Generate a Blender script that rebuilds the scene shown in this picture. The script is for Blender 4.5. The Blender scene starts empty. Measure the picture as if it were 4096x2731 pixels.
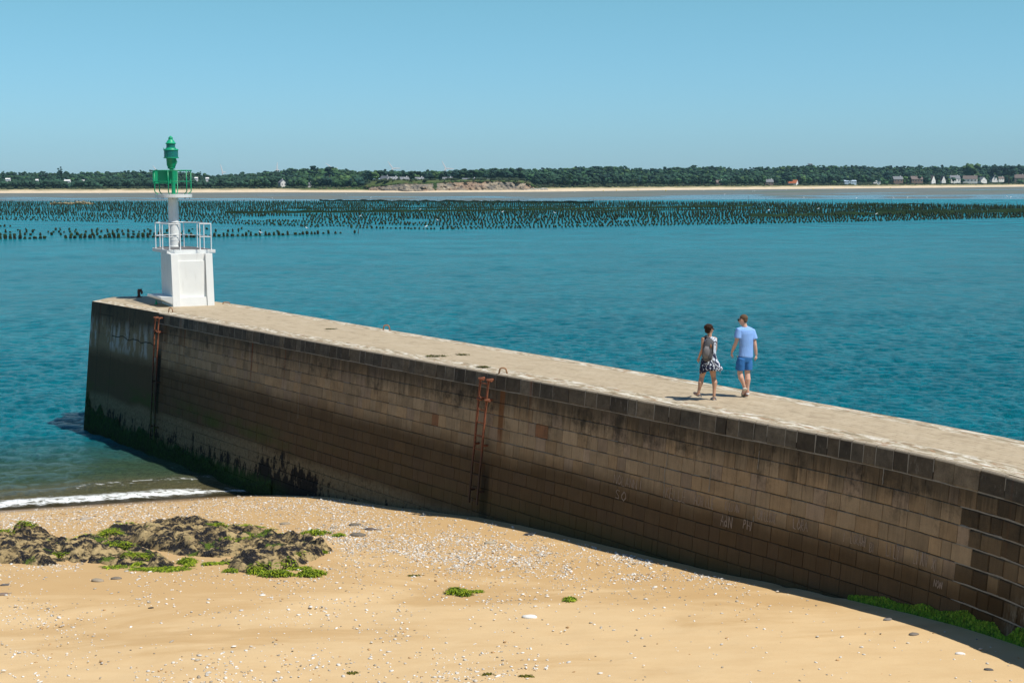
import bpy, math, random
import numpy as np
from mathutils import Matrix, Vector
S = bpy.context.scene
R = math.radians
random.seed(7); RNG = np.random.default_rng(7)

# ------------------------------------------------------------------ camera
F = 5689.0; CX = 2048.0; CY = 1365.5; CH = 9.9
PIT = math.atan((CY-730)/F); ROLL = R(0.2)
cam = bpy.data.cameras.new('camera'); co = bpy.data.objects.new('camera', cam)
S.collection.objects.link(co); S.camera = co
cam.sensor_width = 36; cam.lens = F/4096*36; cam.clip_start = 0.5; cam.clip_end = 40000
co.matrix_world = Matrix.Translation((0, 0, CH)) @ Matrix.Rotation(R(90)-PIT, 4, 'X') @ Matrix.Rotation(-ROLL, 4, 'Z')

# ------------------------------------------------------------------ light
SUN_EL = R(60); SUN_AZ = (math.cos(R(-32)), math.sin(R(-32)))     # azimuth direction of the sun in x, y
sd = Vector((SUN_AZ[0]*math.cos(SUN_EL), SUN_AZ[1]*math.cos(SUN_EL), math.sin(SUN_EL)))
sl = bpy.data.lights.new('sun', 'SUN'); sl.energy = 4.5; sl.angle = R(0.5); sl.color = (1.0, 0.955, 0.88)
so = bpy.data.objects.new('sun', sl); S.collection.objects.link(so)
so.rotation_euler = sd.to_track_quat('Z', 'Y').to_euler()
W = bpy.data.worlds.new('World'); S.world = W; W.use_nodes = True
wt = W.node_tree; wt.nodes.clear()
sky = wt.nodes.new('ShaderNodeTexSky'); sky.sky_type = 'NISHITA'; sky.sun_disc = False
sky.sun_elevation = SUN_EL; sky.sun_rotation = math.atan2(SUN_AZ[0], SUN_AZ[1])
sky.air_density = 1.0; sky.dust_density = 0.3; sky.ozone_density = 2.0; sky.altitude = 0
mulc = wt.nodes.new('ShaderNodeMix'); mulc.data_type = 'RGBA'; mulc.blend_type = 'MULTIPLY'; mulc.inputs[0].default_value = 1
geo = wt.nodes.new('ShaderNodeTexCoord'); sep = wt.nodes.new('ShaderNodeSeparateXYZ')
rmp = wt.nodes.new('ShaderNodeValToRGB')
e = rmp.color_ramp.elements
e[0].position = 0.0; e[0].color = (0.46, 0.75, 1.18, 1)
e[1].position = 0.12; e[1].color = (0.53, 0.88, 0.95, 1)
n2 = e.new(0.45); n2.color = (0.40, 0.54, 0.68, 1)
wt.links.new(geo.outputs['Generated'], sep.inputs[0]); wt.links.new(sep.outputs[2], rmp.inputs[0])
wt.links.new(sky.outputs[0], mulc.inputs[6]); wt.links.new(rmp.outputs[0], mulc.inputs[7])
bg = wt.nodes.new('ShaderNodeBackground'); bg.inputs[1].default_value = 0.11
wo = wt.nodes.new('ShaderNodeOutputWorld')
wt.links.new(mulc.outputs[2], bg.inputs[0]); wt.links.new(bg.outputs[0], wo.inputs[0])
S.view_settings.view_transform = 'Standard'; S.view_settings.look = 'None'
S.view_settings.exposure = 0.12; S.view_settings.gamma = 1.0; S.view_settings.use_curve_mapping = False
S.cycles.max_bounces = 6; S.cycles.transparent_max_bounces = 12
S.cycles.volume_bounces = 0

# ------------------------------------------------------------------ survey helpers (photo pixel -> place on a level)
def ray(x, y):
    u = (x-CX)/F; v = -(y-CY)/F; c, s = math.cos(ROLL), math.sin(ROLL)
    u, v = u*c+v*s, -u*s+v*c
    cp, sp = math.cos(PIT), math.sin(PIT)
    return np.array([u, cp+v*sp, -sp+v*cp])
def at(x, y, z=0.0):
    d = ray(x, y); t = (z-CH)/d[2]; return np.array([d[0]*t, d[1]*t, z])
def atY(x, y, Y):
    d = ray(x, y); t = Y/d[1]; return np.array([d[0]*t, Y, CH+d[2]*t])
def proj(X, Y, Z):
    cp, sp = math.cos(PIT), math.sin(PIT); dz = Z-CH
    dep = Y*cp-dz*sp; up = Y*sp+dz*cp; u = X/dep; v = up/dep
    c, s = math.cos(ROLL), math.sin(ROLL); u, v = u*c-v*s, u*s+v*c
    return CX+u*F, CY-v*F

# ------------------------------------------------------------------ object helpers
COL = S.collection
def link(o, parent=None):
    COL.objects.link(o)
    if parent is not None: o.parent = parent
    return o
def tag(o, label=None, cat=None, group=None, kind=None):
    if label: o['label'] = label
    if cat: o['category'] = cat
    if group: o['group'] = group
    if kind: o['kind'] = kind
    return o
def empty(name, loc, rz=0, **k):
    o = bpy.data.objects.new(name, None); o.location = loc; o.rotation_euler = (0, 0, rz); o.empty_display_size = .2
    link(o); tag(o, **k); return o
def mesh_np(name, V, faces, mat=None, parent=None, smooth=False, color=None, uv=None, attrs=None):
    """V (n,3); faces: (m,k) array or list of tuples"""
    me = bpy.data.meshes.new(name); V = np.asarray(V, dtype=np.float32)
    if isinstance(faces, np.ndarray):
        m, k = faces.shape
        me.vertices.add(len(V)); me.vertices.foreach_set('co', V.ravel())
        me.loops.add(m*k); me.loops.foreach_set('vertex_index', faces.astype(np.int32).ravel())
        me.polygons.add(m); me.polygons.foreach_set('loop_start', np.arange(0, m*k, k, dtype=np.int32))
        me.polygons.foreach_set('loop_total', np.full(m, k, dtype=np.int32))
    else:
        me.from_pydata([tuple(map(float, v)) for v in V], [], [tuple(int(i) for i in f) for f in faces])
    me.update(calc_edges=True)
    if smooth: me.polygons.foreach_set('use_smooth', np.ones(len(me.polygons), dtype=bool))
    if color is not None:
        a = me.color_attributes.new('tint', 'FLOAT_COLOR', 'POINT')
        c = np.ones((len(V), 4), dtype=np.float32); c[:, :3] = color; a.data.foreach_set('color', c.ravel())
    if uv is not None:
        l = me.uv_layers.new(name='UVMap'); vi = np.empty(len(me.loops), dtype=np.int32); me.loops.foreach_get('vertex_index', vi)
        l.data.foreach_set('uv', np.asarray(uv, dtype=np.float32)[vi].ravel())
    if attrs:
        for n_, d in attrs.items():
            a = me.attributes.new(n_, 'FLOAT', 'POINT'); a.data.foreach_set('value', np.asarray(d, dtype=np.float32))
    me.validate()
    o = bpy.data.objects.new(name, me)
    if mat: me.materials.append(mat)
    return link(o, parent)
class MB:
    def __init__(s): s.v = []; s.f = []; s.c = []
    def add(s, V, Fc, col=None):
        b = len(s.v); s.v += [tuple(map(float, p)) for p in V]; s.f += [tuple(i+b for i in f) for f in Fc]
        s.c += [col or (1, 1, 1)]*len(V); return s
    def box(s, c, size, rz=0, M=None, bev=0, col=None):
        x, y, z = [q/2 for q in size]; P = []
        if bev <= 0:
            P = [(sx*x, sy*y, sz*z) for sx in(-1, 1) for sy in(-1, 1) for sz in(-1, 1)]
            Fc = [(0, 1, 3, 2), (4, 6, 7, 5), (0, 4, 5, 1), (2, 3, 7, 6), (0, 2, 6, 4), (1, 5, 7, 3)]
        else:
            import bmesh
            bm = bmesh.new(); bmesh.ops.create_cube(bm, size=1)
            for v in bm.verts: v.co = (v.co.x*size[0], v.co.y*size[1], v.co.z*size[2])
            bmesh.ops.bevel(bm, geom=bm.edges[:], offset=bev, segments=1, affect='EDGES')
            bm.verts.index_update(); P = [tuple(v.co) for v in bm.verts]; Fc = [tuple(v.index for v in f.verts) for f in bm.faces]; bm.free()
        cr, sr = math.cos(rz), math.sin(rz); out = []
        for p in P:
            if M is not None: q = M @ Vector(p); out.append((q.x+c[0], q.y+c[1], q.z+c[2]))
            else: out.append((p[0]*cr-p[1]*sr+c[0], p[0]*sr+p[1]*cr+c[1], p[2]+c[2]))
        return s.add(out, Fc, col)
    def tube(s, pts, rad, n=8, cap=True, col=None, up=None, flat=None):
        """pts list; rad float or list; flat: list/float ratio of second radius (along 'up'-ish axis)"""
        pts = [Vector(p) for p in pts]; m = len(pts)
        rad = [rad]*m if isinstance(rad, (int, float)) else list(rad)
        fl = [1.0]*m if flat is None else ([flat]*m if isinstance(flat, (int, float)) else list(flat))
        ref = Vector(up) if up is not None else None; V = []; prev = None
        for i, p in enumerate(pts):
            t = (pts[min(i+1, m-1)]-pts[max(i-1, 0)])
            if t.length < 1e-9: t = Vector((0, 0, 1))
            t.normalize()
            if ref is not None: a = (ref-t*ref.dot(t))
            elif prev is not None: a = prev-t*prev.dot(t)
            else: a = (Vector((0, 0, 1)) if abs(t.z) < .9 else Vector((1, 0, 0))); a = a-t*a.dot(t)
            a.normalize(); prev = a; b = t.cross(a)
            for k in range(n):
                th = 2*math.pi*k/n
                V.append(p+a*(rad[i]*fl[i]*math.cos(th))+b*(rad[i]*math.sin(th)))
        Fc = [(i*n+k, i*n+(k+1) % n, (i+1)*n+(k+1) % n, (i+1)*n+k) for i in range(m-1) for k in range(n)]
        if cap: Fc += [tuple(range(n))[::-1], tuple((m-1)*n+k for k in range(n))]
        return s.add([tuple(v) for v in V], Fc, col)
    def lathe(s, c, prof, n=24, col=None):
        V = [(c[0]+r*math.cos(2*math.pi*k/n), c[1]+r*math.sin(2*math.pi*k/n), z) for z, r in prof for k in range(n)]
        m = len(prof)
        Fc = [(i*n+k, i*n+(k+1) % n, (i+1)*n+(k+1) % n, (i+1)*n+k) for i in range(m-1) for k in range(n)]
        Fc += [tuple(range(n))[::-1], tuple((m-1)*n+k for k in range(n))]
        return s.add(V, Fc, col)
    def prism(s, poly, z0, z1, col=None):
        n = len(poly); V = [(p[0], p[1], z0) for p in poly]+[(p[0], p[1], z1) for p in poly]
        Fc = [(k, (k+1) % n, n+(k+1) % n, n+k) for k in range(n)]+[tuple(range(n))[::-1], tuple(range(n, 2*n))]
        return s.add(V, Fc, col)
    def build(s, name, mat, parent=None, smooth=False, useCol=False, bevel=0):
        o = mesh_np(name, s.v, s.f, mat, parent, smooth, color=(np.array(s.c) if useCol else None))
        if bevel:
            m = o.modifiers.new('bevel', 'BEVEL'); m.width = bevel; m.segments = 2; m.limit_method = 'ANGLE'
        return o

def smooth_auto(o, ang=40):
    me = o.data
    for p in me.polygons: p.use_smooth = True
    import bmesh
    bm = bmesh.new(); bm.from_mesh(me)
    for ed in bm.edges:
        if len(ed.link_faces) == 2 and ed.calc_face_angle(0) > R(ang): ed.smooth = False
    bm.to_mesh(me); bm.free(); return o

# numpy noise
_P = RNG.random((256, 256))
def vnoise(x, y, seed=0):
    x = np.asarray(x, float)+seed*17.3; y = np.asarray(y, float)+seed*31.7
    xi = np.floor(x).astype(int); yi = np.floor(y).astype(int); fx = x-xi; fy = y-yi
    fx = fx*fx*(3-2*fx); fy = fy*fy*(3-2*fy)
    g = lambda a, b: _P[a & 255, b & 255]
    return (g(xi, yi)*(1-fx)+g(xi+1, yi)*fx)*(1-fy)+(g(xi, yi+1)*(1-fx)+g(xi+1, yi+1)*fx)*fy
def fbm(x, y, o=4, seed=0):
    v = 0; a = .5; t = 0
    for i in range(o): v = v+a*vnoise(x*2**i, y*2**i, seed+i); t += a; a *= .5
    return v/t

# ------------------------------------------------------------------ material helpers
class NM:
    def __init__(s, name):
        s.m = bpy.data.materials.new(name); s.m.use_nodes = True; s.t = s.m.node_tree; s.t.nodes.clear()
        s.out = s.n('OutputMaterial'); s.b = s.n('BsdfPrincipled'); s.l(s.b.outputs[0], s.out.inputs[0])
        s.b.inputs['Roughness'].default_value = .85
    def n(s, ty, **k):
        o = s.t.nodes.new('ShaderNode'+ty)
        for a, v in k.items(): setattr(o, a, v)
        return o
    def l(s, a, b): s.t.links.new(a, b)
    def put(s, v, inp):
        if isinstance(v, bpy.types.NodeSocket): s.l(v, inp)
        elif isinstance(v, (tuple, list)) and len(v) == 3 and inp.type == 'RGBA': inp.default_value = (*v, 1)
        else: inp.default_value = v
    def obj(s): return s.n('TexCoord').outputs['Object']
    def uv(s): return s.n('UVMap', uv_map='UVMap').outputs[0]
    def attr(s, name, fac=False): return s.n('Attribute', attribute_name=name).outputs[2 if fac else 0]
    def map(s, vec, sc=(1, 1, 1), loc=(0, 0, 0), rot=(0, 0, 0)):
        o = s.n('Mapping'); s.l(vec, o.inputs[0]); o.inputs['Scale'].default_value = sc; o.inputs['Location'].default_value = loc
        o.inputs['Rotation'].default_value = rot; return o.outputs[0]
    def noise(s, vec, sc=5, det=4, ro=.6, dist=0):
        o = s.n('TexNoise'); s.l(vec, o.inputs['Vector']); o.inputs['Scale'].default_value = sc; o.inputs['Detail'].default_value = det
        o.inputs['Roughness'].default_value = ro; o.inputs['Distortion'].default_value = dist; return o.outputs['Fac']
    def vor(s, vec, sc=5, out='Distance', feat='F1'):
        o = s.n('TexVoronoi', feature=feat); s.l(vec, o.inputs['Vector']); o.inputs['Scale'].default_value = sc; return o.outputs[out]
    def ramp(s, f, stops, interp='LINEAR'):
        o = s.n('ValToRGB'); s.put(f, o.inputs[0]); cr = o.color_ramp; cr.interpolation = interp
        while len(cr.elements) < len(stops): cr.elements.new(.5)
        for el, (p, c) in zip(cr.elements, stops):
            el.position = p; el.color = (*c, 1) if isinstance(c, (tuple, list)) else (c, c, c, 1)
        return o.outputs[0]
    def mr(s, f, a, b, c=0, d=1, smooth=False):
        o = s.n('MapRange'); o.clamp = True
        if smooth: o.interpolation_type = 'SMOOTHSTEP'
        s.put(f, o.inputs[0])
        for i, v in enumerate((a, b, c, d)): s.put(v, o.inputs[i+1])
        return o.outputs[0]
    def mix(s, f, a, b, mode='MIX'):
        o = s.n('Mix', data_type='RGBA', blend_type=mode); s.put(f, o.inputs[0]); s.put(a, o.inputs[6]); s.put(b, o.inputs[7]); return o.outputs[2]
    def math(s, op, a, b=0, c=None):
        o = s.n('Math', operation=op); s.put(a, o.inputs[0]); s.put(b, o.inputs[1])
        if c is not None: s.put(c, o.inputs[2])
        return o.outputs[0]
    def sep(s, v): o = s.n('SeparateXYZ'); s.l(v, o.inputs[0]); return o.outputs
    def comb(s, x, y, z=0):
        o = s.n('CombineXYZ')
        for i, v in enumerate((x, y, z)): s.put(v, o.inputs[i])
        return o.outputs[0]
    def bump(s, h, st=.3, d=.02, nrm=None):
        o = s.n('Bump'); s.put(h, o.inputs['Height']); o.inputs['Strength'].default_value = st; o.inputs['Distance'].default_value = d
        if nrm is not None: s.l(nrm, o.inputs['Normal'])
        return o.outputs[0]
    def set(s, **k):
        for a, v in k.items(): s.put(v, s.b.inputs[a.replace('_', ' ')])
        return s
def simple(name, col, rough=.7, var=.15, sc=8, metallic=0, bump=.0, coat=0):
    m = NM(name); v = m.obj(); n = m.noise(v, sc, 5)
    m.set(Base_Color=m.mix(n, tuple(c*(1-var) for c in col), tuple(min(1, c*(1+var)) for c in col)), Roughness=rough, Metallic=metallic)
    if bump: m.set(Normal=m.bump(m.noise(v, sc*4, 4), bump, .01))
    return m.m

# ================================================================== GEOMETRY OF THE PIER
DZ = 5.2; BAT = 0.1
near_px = [(379, 1203), (442, 1209), (629, 1250), (853, 1288), (1050, 1328), (1124, 1343), (1451, 1396), (1700, 1440), (1941, 1485), (2146, 1520), (2300, 1552), (2700, 1622), (2902, 1666), (3157, 1714), (3412, 1761), (3650, 1803), (3851, 1850), (4096, 1918)]
far_px = [(445, 1189), (598, 1186), (858, 1206), (900, 1213), (1104, 1243), (1227, 1261), (1553, 1320), (1700, 1338), (2057, 1400), (2300, 1438), (2700, 1512), (2866, 1539), (3032, 1565), (3204, 1595), (3365, 1628), (3839, 1714), (4096, 1758)]
NP = np.array([at(x, y, DZ)[:2] for x, y in near_px]); FP = np.array([at(x, y, DZ)[:2] for x, y in far_px])
_s = np.r_[0, np.cumsum(np.linalg.norm(np.diff(NP, axis=0), axis=1))]
_sel = _s > 5
NPX = np.vstack([NP, [8.48, 20.7], [8.72, 19.2], [8.80, 17.6]]); _s = np.r_[_s, _s[-1]+1.48, _s[-1]+3.0, _s[-1]+4.6]; _sel = (_s > 5) & (_s < 44); _se2 = _s > 24
cxp = np.polyfit(_s[_sel], NPX[_sel, 0], 4); cyp = np.polyfit(_s[_sel], NPX[_sel, 1], 4); cxq = np.polyfit(_s[_se2], NPX[_se2, 0], 5); cyq = np.polyfit(_s[_se2], NPX[_se2, 1], 5)
def _cc(s_):
    k = min(max((s_-32)/6, 0), 1); k = k*k*(3-2*k)
    return np.array([np.polyval(cxp, s_)*(1-k)+np.polyval(cxq, s_)*k, np.polyval(cyp, s_)*(1-k)+np.polyval(cyq, s_)*k])
S_END = 70.0
_sg = np.arange(0, S_END+.01, .25); _C = np.zeros((len(_sg), 2)); _T = np.zeros((len(_sg), 2))
for i, s_ in enumerate(_sg):
    if s_ <= 46:
        _C[i] = _cc(s_); t = _cc(s_+.05)-_cc(s_-.05)
        _T[i] = t/np.linalg.norm(t); a45 = math.atan2(_T[i][1], _T[i][0])
    else:
        a = a45-R(2.5)*(s_-46); a = max(a, R(-118)); _T[i] = (math.cos(a), math.sin(a)); _C[i] = _C[i-1]+_T[i]*.25
def Cc(s_): return np.array([np.interp(s_, _sg, _C[:, 0]), np.interp(s_, _sg, _C[:, 1])])
def Tt(s_): t = np.array([np.interp(s_, _sg, _T[:, 0]), np.interp(s_, _sg, _T[:, 1])]); return t/np.linalg.norm(t)
def Nn(s_): t = Tt(s_); return np.array([t[1], -t[0]])            # outward normal of the seen face
def WP(s_, dz, out=0.0):
    c = Cc(s_)+Nn(s_)*(BAT*dz+out); return (c[0], c[1], DZ-dz)
def WPv(s_, dz, out):
    s_ = np.asarray(s_, float); X = np.interp(s_, _sg, _C[:, 0]); Y = np.interp(s_, _sg, _C[:, 1])
    tx = np.interp(s_, _sg, _T[:, 0]); ty = np.interp(s_, _sg, _T[:, 1]); o = BAT*np.asarray(dz)+out
    return np.stack([X+ty*o, Y-tx*o, DZ-np.asarray(dz)+0*X], -1)
# width of the deck at s
_w = []
for p in FP:
    d = np.linalg.norm(_C-p, axis=1); k = int(np.argmin(d)); n = np.array([_T[k][1], -_T[k][0]]); _w.append((_sg[k], -(p-_C[k]) @ n))
_w = sorted([w for w in _w if w[0] > 4.5 and w[0] < 44])
_pw = np.polyfit([w[0] for w in _w], [w[1] for w in _w], 2)
def width(s_): return float(np.clip(np.polyval(_pw, min(max(s_, 5), 43)), 2.5, 5.5))
print('widths', [round(width(q), 2) for q in (5, 15, 25, 35, 43)])
def wall_at(px, py):
    """pixel -> (s, dz) on the seen wall face"""
    ss, dd = np.meshgrid(np.arange(0, 50, .05), np.arange(0, 6, .04)); P = WPv(ss, dd, 0)
    X, Y = proj(P[..., 0], P[..., 1], P[..., 2]); k = np.argmin((X-px)**2+(Y-py)**2)
    return float(ss.ravel()[k]), float(dd.ravel()[k])

# beach profile
SH = np.array([-7.9, 44.8]); SN = np.array([math.sin(R(16)), -math.cos(R(16))])
def bd(x, y): return (x-SH[0])*SN[0]+(y-SH[1])*SN[1]
_hd = [-30, -12, -4, 0, 1.2, 4.2, 8.45, 11.4, 15.8, 19.5, 26.5, 45, 70]; _hz = [-3.2, -1.6, -.65, 0, .22, .75, 1.2, 1.55, 1.85, 2.05, 2.65, 4.0, 6.0]
def beach_z(x, y):
    d = bd(x, y); z = np.interp(d, _hd, _hz)
    return z + np.where(d > 0, np.minimum(d/6, 1), 0)*((fbm(x*.35, y*.35, 3, 3)-.5)*.09+(fbm(x*2.2, y*2.2, 2, 9)-.5)*.012)
def on_beach(px, py, lift=0):
    d = ray(px, py); t = 20.0
    for i in range(60):
        p = np.array([0, 0, CH])+d*t; h = float(beach_z(p[0], p[1]))+lift; t += (p[2]-h)/(-d[2])*.8
    p = np.array([0, 0, CH])+d*t; return p

# ================================================================== MATERIALS
def mat_sand():
    m = NM('sand'); v = m.obj(); z = m.sep(v)[2]
    big = m.noise(m.map(v, (.12, .28, 1)), 1.3, 7, .62, .6); fine = m.noise(v, 60, 4, .7); mid = m.noise(m.map(v, (.8, 1.6, 1)), 1.5, 5, .6)
    yy = m.sep(v)[1]; c = m.mix(m.mr(m.math('ADD', big, m.mr(yy, 21, 31, .17, -.12)), .42, .6, 0, 1, True), (.55, .365, .170), (.68, .49, .262))
    c = m.mix(m.mr(mid, .4, .75, 0, .3), c, (.50, .31, .13))
    c = m.mix(m.mr(fine, .3, .8, 0, .25), c, (.42, .27, .12))
    wet = m.mr(z, .12, .42, 1, 0, True)
    c = m.mix(m.math('MULTIPLY', wet, .75), c, (.26, .17, .09))
    rip = m.math('ADD', m.math('MULTIPLY', fine, .35), m.noise(m.map(v, (1, 2.5, 1)), 3, 5, .65))
    m.set(Base_Color=c, Roughness=m.mr(wet, 0, 1, .95, .35), Normal=m.bump(rip, .32, .03)); m.b.inputs['Specular IOR Level'].default_value = .25
    return m.m
def mat_water():
    m = NM('sea_water'); v = m.obj(); d = m.attr('dep', True); xyz = m.sep(v)
    dn = m.math('ADD', d, m.math('MULTIPLY', m.math('SUBTRACT', m.noise(m.map(v, (.25, .5, 1)), .8, 4), .5), 5.0))
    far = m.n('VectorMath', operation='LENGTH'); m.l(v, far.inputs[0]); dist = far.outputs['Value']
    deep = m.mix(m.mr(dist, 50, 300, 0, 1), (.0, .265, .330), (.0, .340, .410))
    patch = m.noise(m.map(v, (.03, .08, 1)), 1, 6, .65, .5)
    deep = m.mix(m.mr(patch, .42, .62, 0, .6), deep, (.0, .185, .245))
    gr = m.noise(m.map(v, (.9, .45, 1), rot=(0, 0, R(6))), .9, 7, .78); g2 = m.noise(m.map(v, (.16, .10, 1)), 1, 6, .8); gr = m.mix(m.mr(dist, 90, 260), gr, g2); deep = m.mix(m.math('MULTIPLY', m.mr(gr, .38, .54, .60, 0), m.mr(dist, 60, 200, 1, .55)), deep, (.0, .145, .19)); deep = m.mix(m.mr(gr, .50, .66, 0, .35), deep, (.0, .42, .50))  # grain puts the light and dark of small ripples into the base colour
    shal = m.mix(m.mr(dn, .6, 5.5, 0, 1, True), (.21, .18, .09), (.075, .14, .08))
    c = m.mix(m.mr(dn, 5.5, 14, 0, 1, True), shal, deep)
    # foam
    fo = m.attr('foam', True)
    fn = m.noise(m.map(v, (1.2, 3.0, 1)), 2.2, 8, .75, .6); fn2 = m.noise(m.map(v, (2, 7, 1)), 4, 6, .75)
    fm = m.math('ADD', m.math('MULTIPLY', m.math('SUBTRACT', fn, .5), 1.7), m.math('ADD', .5, m.math('MULTIPLY', fn2, .35)))
    mask = m.mr(m.math('ADD', m.math('MULTIPLY', fm, 1.0), fo), 1.18, 1.46, 0, 1, True)
    c2 = m.mix(mask, c, (.74, .77, .76))
    w1 = m.noise(m.map(v, (1.0, 1.3, 1), rot=(0, 0, R(14))), 3.6, 5, .72, .15)
    w2 = m.noise(m.map(v, (1.0, .9, 1), rot=(0, 0, R(8))), .5, 6, .78, .2)
    h = m.math('ADD', m.math('MULTIPLY', w1, m.mr(dist, 60, 300, 1.25, 2.0)), m.math('MULTIPLY', w2, m.mr(dist, 40, 160, .4, 2.0)))
    nb = m.bump(h, 1.0, .55); nb.node.inputs['Strength'].default_value = 1; m.l(m.mr(mask, 0, 1, 1, .12), nb.node.inputs['Strength'])
    m.set(Base_Color=c2, Roughness=m.mix(mask, m.mr(dist, 60, 350, .08, .24), (.9, .9, .9)), Normal=nb)
    m.b.inputs['IOR'].default_value = 1.33; m.b.inputs['Specular IOR Level'].default_value = .12
    # thin edge of water over sand
    tr = m.n('BsdfTransparent'); mx = m.n('MixShader'); m.put(m.math('MULTIPLY', m.mr(d, -.1, .9, .75, 0), m.math('SUBTRACT', 1, mask)), mx.inputs[0])
    m.l(m.b.outputs[0], mx.inputs[1]); m.l(tr.outputs[0], mx.inputs[2]); m.l(mx.outputs[0], m.out.inputs[0])
    return m.m
def tidal(m, uv, base, bare=.5):
    """weathering and painted ladder slot shade of the pier face, by height above low water (uv = run, height)"""
    x, y, _ = m.sep(uv)
    wob = m.math('MULTIPLY', m.math('SUBTRACT', m.noise(m.map(uv, (.5, .9, 1)), 1, 4), .5), .5)
    yy = m.math('ADD', y, wob); st = m.noise(m.map(uv, (7, .55, 1)), 1, 6, .7)
    # black weathering under the coping
    c = m.mix(m.math('MULTIPLY', m.mr(m.math('ADD', yy, m.math('MULTIPLY', m.math('SUBTRACT', st, .5), 1.4)), 4.05, 4.8, 0, 1, True), .78), base, (.032, .027, .019))
    # brown wet zone
    tide = m.mr(m.math('ADD', yy, m.math('MULTIPLY', m.math('SUBTRACT', x, 10), .0)), 3.0, 3.68, 1, 0, True)
    c = m.mix(m.math('MULTIPLY', tide, .84), c, (.050, .029, .010))
    vs = m.noise(m.map(uv, (16, .5, 1), loc=(2, 0, 0)), 1, 5, .7); c = m.mix(m.mr(vs, .45, .75, 0, .28), c, (.030, .024, .015))
    c = m.mix(m.mr(x, 30, 14, 0, .15, True), c, (.080, .062, .038))
    blk = m.noise(m.map(uv, (1.3, 1.1, 1), loc=(7, 3, 0)), 1.2, 5, .75); c = m.mix(m.math('MULTIPLY', m.mr(blk, .52, .66, 0, .75), m.mr(yy, 3.7, 4.3)), c, (.026, .023, .018))
    sx = [7.05, 27.9]  # first strip paints the shaded slot behind the head ladder; others are stains
    for q_, w_, c_, k_, y0_, y1_ in ((sx[0], .26, (.010, .009, .006), .93, 4.2, 3.6), (sx[1]-.12, .22, (.018, .015, .010), .80, 3.0, 2.6), (sx[1]+.34, .13, (.15, .055, .015), .75, 3.2, 3.8), (sx[0]+.5, .25, (.10, .05, .02), .4, 3.4, 4.2), (9.2, .05, (.14, .05, .016), .7, 3.6, 4.2), (14.6, .05, (.13, .04, .015), .8, 3.3, 4.0), (16.9, .04, (.12, .04, .016), .6, 3.6, 4.2), (1.12, .05, (.10, .03, .014), .6, 3.7, 4.1)):
        gs = m.mr(m.math('ABSOLUTE', m.math('SUBTRACT', m.math('ADD', x, m.math('MULTIPLY', m.math('SUBTRACT', vs, .5), .10)), q_)), w_*.5, w_, k_, 0, True)
        c = m.mix(m.math('MULTIPLY', gs, m.mr(y, y0_, y1_)), c, c_)
    grn = m.math('MULTIPLY', m.mr(yy, 2.5, 2.0, 0, 1, True), m.mr(yy, 1.5, 1.9, 0, 1, True))
    gm = m.math('MULTIPLY', grn, m.mr(m.noise(m.map(uv, (.35, .9, 1)), 1, 4), .45, .62))
    gm = m.math('MULTIPLY', gm, m.mr(x, 22, 14, 0.15, 1))
    c = m.mix(m.math('MULTIPLY', gm, .65), c, (.04, .075, .008))
    # barnacle zone
    barn = m.math('MULTIPLY', m.mr(yy, 1.75, 1.45, 0, 1, True), m.mr(x, 34, 24, .25, 1))
    bn = m.noise(uv, 9, 6, .75)
    bc = m.mix(m.mr(bn, .35, .65), (.10, .082, .045), (.23, .195, .115))
    c = m.mix(m.math('MULTIPLY', barn, .72), c, bc)
    # mussel clots and dark drips
    mus = m.noise(m.map(uv, (3.4, 1.5, 1)), 1, 7, .72); spk = m.noise(m.map(uv, (14, 8, 1)), 1, 3, .6)
    lo = m.mr(y, 1.9, .2, 0, .30)
    clot = m.math('MULTIPLY', m.mr(x, 15.2, 16), m.mr(x, 20.5, 18.5, 0, .10)); ml = m.mr(m.math('ADD', m.math('ADD', mus, lo), clot), .70, .74)
    ml = m.math('MAXIMUM', ml, m.math('MULTIPLY', m.mr(y, 1.6, 1.2), m.mr(spk, .64, .68)))
    ml = m.math('MULTIPLY', ml, m.mr(y, 2.0, 1.6)); ml = m.math('MULTIPLY', ml, m.mr(x, 33, 27, .1, 1))
    c = m.mix(ml, c, (.012, .011, .009))
    olive = m.math('MULTIPLY', m.mr(y, 2.6, 1.9, 0, 1, True), m.mr(x, 26, 31)); c = m.mix(m.math('MULTIPLY', olive, .55), c, (.045, .045, .015))
    # rust runs
    ru = m.noise(m.map(uv, (2.1, .04, 1)), 1, 2, .5); rm = m.math('MULTIPLY', m.mr(ru, .66, .72), m.math('MULTIPLY', m.mr(y, 3.2, 3.9), m.mr(y, 5.1, 4.7)))
    c = m.mix(m.math('MULTIPLY', rm, m.math('MULTIPLY', st, .9)), c, (.10, .032, .010))
    # pale lime runs
    li = m.noise(m.map(uv, (9, .25, 1), loc=(5, 0, 0)), 1, 4, .6); lm = m.math('MULTIPLY', m.mr(li, .62, .75), m.mr(y, 3.4, 4.6))
    c = m.mix(m.math('MULTIPLY', lm, .28), c, (.34, .33, .29))
    ps = m.noise(m.map(uv, (7, 1.6, 1), loc=(1, 6, 0)), 1, 5, .7); pm = m.math('MULTIPLY', m.mr(ps, .47, .6), m.math('MULTIPLY', m.mr(x, 43.2, 43.9), m.math('MULTIPLY', m.mr(y, 2.5, 2.7), m.mr(y, 3.45, 3.1)))); c = m.mix(m.math('MULTIPLY', pm, .6), c, (.42, .42, .34))
    # weed on the foot
    wd = m.noise(m.map(uv, (6, 1.6, 1)), 1, 5, .7)
    wm = m.math('MULTIPLY', m.mr(m.math('ADD', y, m.math('MULTIPLY', m.math('SUBTRACT', wd, .5), -1.2)), .75, .5), m.mr(x, 18, 16))
    c = m.mix(m.math('MULTIPLY', wm, .9), c, (.018, .05, .006))
    return c, ml
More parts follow.
